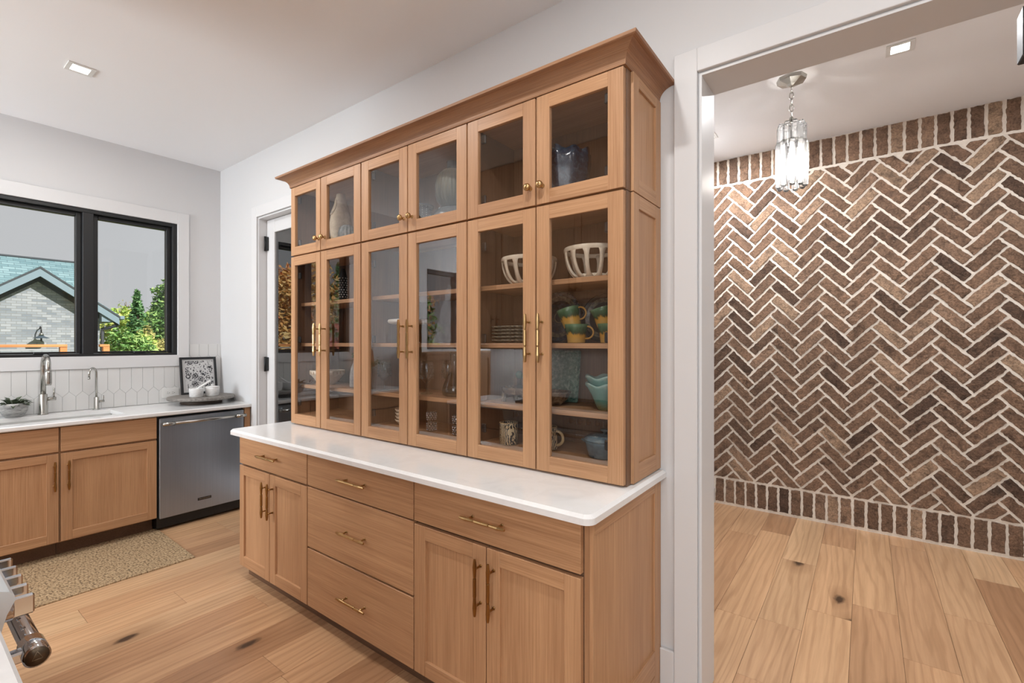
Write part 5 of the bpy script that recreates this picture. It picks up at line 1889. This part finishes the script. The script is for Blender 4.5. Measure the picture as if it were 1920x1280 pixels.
oh, fx = 0.42, HX + 0.38
top = AZ + 0.42
for sg in (-1, 1):
    yb, zb = AY + sg * (half + oh), top - (half + oh) * slope
    roof_slab(AY, top, yb, zb, -23.2, fx, 0.07, M['shingle'], 'gable_roof')
    roof_slab(AY, top - 0.07, yb, zb - 0.07, fx - 0.05, fx - 0.002, 0.24, M['fascia'], 'rake_board')
    roof_slab(AY, top - 0.02, yb, zb - 0.02, fx - 0.0, fx + 0.012, 0.06, M['soffit'], 'drip_edge')
    roof_slab(AY, top - 0.27, yb, zb - 0.27, HX + 0.001, fx - 0.052, 0.03, M['soffit'], 'soffit_board')
    roof_slab(AY, top - 0.30, AY + sg * half, top - 0.30 - half * slope, HX - .01, HX + 0.06, 0.14, M['soffit'], 'frieze_board')
# boxed eave return, gutter and downspout at the right corner
yb, zb = AY + half + oh, top - (half + oh) * slope
MB().prism([(AY + half - 0.02, zb - 0.22), (yb, zb - 0.22), (yb, zb - 0.05), (AY + half - 0.02, zb - 0.05 + oh * slope)], 'x', HX - 1.5, fx - 0.06).build('eave_return', M['fascia'], hs)
MB().box(HX - 2.0, fx + 0.04, yb, yb + 0.13, zb - 0.14, zb - 0.02, 0, 0.02).build('gutter', M['fascia'], hs)
MB().tube([(fx - 0.12, yb - 0.02, zb - 0.15), (fx - 0.12, yb - 0.02, zb - 0.30), (fx - 0.12, yb - 0.10, zb - 0.36), (HX + 0.02, AY + half + 0.06, zb - 0.46), (HX + 0.02, AY + half + 0.06, zb - 0.55), (HX + 0.02, AY + half + 0.06, -0.5)], 0.05, 8).build('downspout', M['soffit'], hs)
# main roof behind the gable
RX, RZ = -23.6, 4.42
rl, rr = -3.0, 4.42
mb = MB()
mb.add([(RX, rl, RZ), (RX, rr, RZ), (-20.75, rr, 2.02), (-20.75, rl, 2.02), (RX, rl, RZ - .1), (RX, rr, RZ - .1), (-20.75, rr, 1.92), (-20.75, rl, 1.92)],
       [(0, 3, 2, 1), (4, 5, 6, 7), (0, 1, 5, 4), (3, 7, 6, 2), (1, 2, 6, 5), (0, 4, 7, 3)])
mb.add([(RX, rl, RZ), (RX, rr, RZ), (-26.5, rr, 2.02), (-26.5, rl, 2.02), (RX, rl, RZ - .1), (RX, rr, RZ - .1), (-26.5, rr, 1.92), (-26.5, rl, 1.92)],
       [(0, 1, 2, 3), (7, 6, 5, 4), (0, 4, 5, 1), (3, 2, 6, 7), (1, 5, 6, 2), (0, 3, 7, 4)])
mb.build('main_roof', M['shingle'], hs)
MB().box(RX - .06, RX + .06, rl, rr, RZ - .02, RZ + .035).build('ridge_cap', M['soffit'], hs)
MB().prism([(-26.4, 2.0), (-20.9, 2.0), (RX, RZ - .12)], 'y', 4.16, 4.18).build('gable_end', M['hbrick'], hs)
bl = thing('barn_lamp', 'dark gooseneck barn lamp on the neighbour house wall', 'lamp', (HX + 0.2, 2.95, 1.5))
MB().tube([(HX + .005, 2.945, 1.86), (HX + .12, 2.945, 1.92), (HX + .22, 2.945, 1.88), (HX + .24, 2.945, 1.72)], .016, 8).build('arm', M['black'], bl)
MB().lathe([(.03, 1.74), (.05, 1.70), (.06, 1.655)], (HX + .24, 2.945, 0), 20).build('socket', M['nickel'], bl)
MB().lathe([(.05, 1.66), (.08, 1.625), (.185, 1.575), (.188, 1.565), (.08, 1.615), (.04, 1.64)], (HX + .24, 2.945, 0), 28, close=False).build('shade', flat('dark_enamel', srgb(62, 74, 84), 0.35), bl)
MB().lathe([(.02, 1.62), (.022, 1.50), (.0, 1.46)], (HX + .24, 2.945, 0), 14).build('globe', M['black'], bl)

# cedar rail between the two houses
k = N('fresh_cedar')
k.col(k.ramp(k.noise(k.coords((8, 2, 30)), 1, 4), [(0.3, srgb(190, 116, 66)), (0.7, srgb(222, 152, 96))]))
k.set(Roughness=0.7)
M['cedar'] = k.m
rf = thing('cedar_rail', 'orange cedar fence rail outside before the neighbour house', 'fence', (-12, 0.5, -0.6))
MB().box(-12.06, -11.94, -4.0, 2.13, 1.352, 1.402, 0, .004).build('top_rail', M['cedar'], rf)
MB().box(-12.05, -11.95, 2.60, 2.75, 1.355, 1.402, 0, .004).build('top_rail', M['cedar'], rf)
for yy in (2.08, 2.70, 0.2, -1.7, -3.6):
    MB().box(-12.05, -11.95, yy - .05, yy + .05, -0.6, 1.351, 0, .004).build('post', M['cedar'], rf)
for yy0, yy1 in ((-3.55, -1.75), (-1.65, 0.15), (0.25, 2.03)):
    MB().box(-12.02, -11.98, yy0, yy1, 1.29, 1.325, 0, .003).build('mid_rail', flat('weathered_rail', srgb(170, 172, 178), 0.6), rf)


def leaf_mat(name, a, b, c):
    k = N(name)
    oi = k.n('ShaderNodeNewGeometry')
    k.col(k.ramp(oi.outputs['Random Per Island'], [(0.0, srgb(*a)), (0.5, srgb(*b)), (1.0, srgb(*c))]))
    k.set(Roughness=0.7)
    return k.m


LV = {
    'spring': leaf_mat('yellow_green_leaves', (112, 150, 66), (170, 194, 96), (214, 214, 126)),
    'green': leaf_mat('green_leaves', (76, 116, 62), (116, 160, 88), (168, 194, 116)),
    'pine': leaf_mat('pine_needles', (56, 98, 64), (90, 136, 86), (134, 172, 112)),
    'amber': leaf_mat('amber_leaves', (206, 146, 80), (234, 190, 118), (244, 220, 164)),
    'orange': leaf_mat('orange_leaves', (214, 124, 68), (238, 168, 104), (244, 206, 154)),
    'red': leaf_mat('red_leaves', (130, 48, 44), (170, 74, 64), (196, 120, 96)),
    'olive': leaf_mat('olive_leaves', (120, 118, 64), (164, 158, 90), (200, 190, 122)),
}
BARK = flat('grey_bark', srgb(112, 100, 88), 0.9)
BIRCH = flat('pale_bark', srgb(196, 192, 186), 0.8)


def tree(label, x, y, zb, zt, rad, leaf, seed, form='round', n=2600, size=0.11, bark=None, cat='tree', name='tree', nb=26):
    r2 = random.Random(seed)
    t = thing(name, label, cat, (x, y, zb), 'trees and shrubs beyond the window')
    H = zt - zb
    tm = MB()
    tr_ = max(0.03, H * 0.016)
    if form != 'bush':
        tm.tube([(x, y, zb), (x + r2.uniform(-.1, .1), y + r2.uniform(-.1, .1), zb + H * .5), (x, y, zb + H * .94)], [tr_, tr_ * .7, tr_ * .18], 8)
    blobs = []
    for i in range(nb):
        u = (i + .5) / nb
        if form == 'pine':
            zz = zb + H * (.16 + .82 * u)
            rr = rad * (1.02 - u) * r2.uniform(.65, 1.05)
            a = i * 2.4 + r2.uniform(-.3, .3)
            c = Vector((x + rr * .62 * math.cos(a), y + rr * .62 * math.sin(a), zz - rr * .10))
            br = (rr * .50 + .05, .16 * H / 6 + .08)
        elif form == 'round':
            zz = zb + H * (.28 + .66 * u)
            rr = rad * math.sqrt(max(.05, 1 - (2 * u - .9) ** 2)) * r2.uniform(.5, 1.0)
            a = i * 2.4 + r2.uniform(-.4, .4)
            c = Vector((x + rr * .75 * math.cos(a), y + rr * .75 * math.sin(a), zz))
            br = (rad * r2.uniform(.30, .46), rad * r2.uniform(.24, .36))
        else:
            zz = zb + H * (.12 + .72 * r2.random())
            a = r2.uniform(0, 2 * PI)
            rr = rad * math.sqrt(r2.random())
            c = Vector((x + rr * .8 * math.cos(a), y + rr * .8 * math.sin(a), zz))
            br = (rad * r2.uniform(.28, .42), H * r2.uniform(.14, .22))
        blobs.append((c, br))
        base = Vector((x, y, max(zb, c.z - H * .12)))
        tm.tube([base, base.lerp(c, .55) + Vector((0, 0, .05)), c], [tr_ * .4, tr_ * .25, tr_ * .1], 5)
    tm.build('trunk', bark or BARK, t)
    lm_ = MB()
    for i in range(n):
        c, br = blobs[r2.randrange(len(blobs))]
        d = Vector((r2.gauss(0, 1), r2.gauss(0, 1), r2.gauss(0, 1))).normalized()
        q = r2.random() ** .4
        p = c + Vector((d.x * br[0] * q, d.y * br[0] * q, d.z * br[1] * q))
        s_ = size * r2.uniform(.6, 1.3)
        e1 = Vector((r2.gauss(0, 1), r2.gauss(0, 1), r2.gauss(0, .6))).normalized()
        e2 = e1.cross(Vector((r2.gauss(0, 1), r2.gauss(0, 1), r2.gauss(0, 1)))).normalized()
        fold = e1.cross(e2) * s_ * .25
        lm_.add([p - e1 * s_, p + e2 * s_ * .45 + fold, p + e1 * s_, p - e2 * s_ * .45 + fold], [(0, 1, 2), (0, 2, 3)])
    lm_.build('crown', LV[leaf], t, kind='stuff')
    return t


# right pane, from the house corner to the right
tree('yellow-green leafy tree left of the young pine', -29, 7.3, -0.6, 3.15, 1.45, 'spring', 1, n=3000)
tree('young pine with a pointed top in the middle of the right pane', -27, 7.20, -0.6, 3.85, 0.92, 'pine', 2, 'pine', 2600, .10, nb=34)
tree('tall dark green tree at the right side of the right pane', -23, 7.45, -0.6, 4.3, 1.15, 'green', 3, n=4200, nb=44)
tree('low yellow-green shrub below the tall dark tree', -19.5, 5.85, -0.6, 1.9, 0.8, 'spring', 4, 'bush', 2200, .085, cat='shrub', name='shrub')
tree('low green shrub beside the house corner', -18.5, 4.75, -0.6, 1.95, 0.62, 'green', 5, 'bush', 1900, .085, cat='shrub', name='shrub')
tree('amber shrub in the middle below the young pine', -21.5, 6.1, -0.6, 2.2, 0.6, 'olive', 6, 'bush', 1500, .085, cat='shrub', name='shrub')
tree('wide green tree behind everything at the right', -34, 10.6, -0.6, 3.6, 2.2, 'green', 7, n=3000, size=.14)
tree('thin leafless tree behind the house roof', -33, 8.3, -0.6, 4.0, 0.9, 'olive', 8, n=160, size=.07)
# further left, seen only as reflections in the hutch and the glass door
lst = [('orange tree left of the house', -19, -6.2, 4.6, 1.8, 'orange'), ('amber tree beyond the lawn', -21, -9.0, 5.6, 2.2, 'amber'), ('olive tree behind the amber one', -29, -5.4, 5.6, 2.2, 'olive'),
       ('pale-barked amber tree near the rail', -16, -4.4, 3.9, 1.3, 'amber'), ('dark pine left of the lawn', -24, -12.5, 6.0, 1.9, 'pine'), ('orange tree far left', -22, -15.5, 5.2, 2.3, 'orange'),
       ('green tree between the orange ones', -18, -9.8, 4.2, 1.7, 'green'), ('red shrub on the lawn', -13, -5.2, 1.7, 1.2, 'red'), ('second red shrub further left', -9.6, -9.6, 1.6, 1.2, 'red'), ('tall olive tree at the back left', -31, -13, 6.2, 2.6, 'olive'),
       ('green tree before the glass door', -13, -7.6, 4.0, 1.5, 'green'), ('red-leaved tree before the glass door', -11, -4.9, 3.2, 0.9, 'red')]
for i, (lab, x, y, zt, r_, lf_) in enumerate(lst):
    sh = 'shrub' in lab
    tree(lab, x, y, -0.6, zt, r_, lf_, 40 + i, 'bush' if sh else ('pine' if lf_ == 'pine' else 'round'), 2400, .12, BIRCH if 'pale' in lab else None, 'shrub' if sh else 'tree', 'shrub' if sh else 'tree')
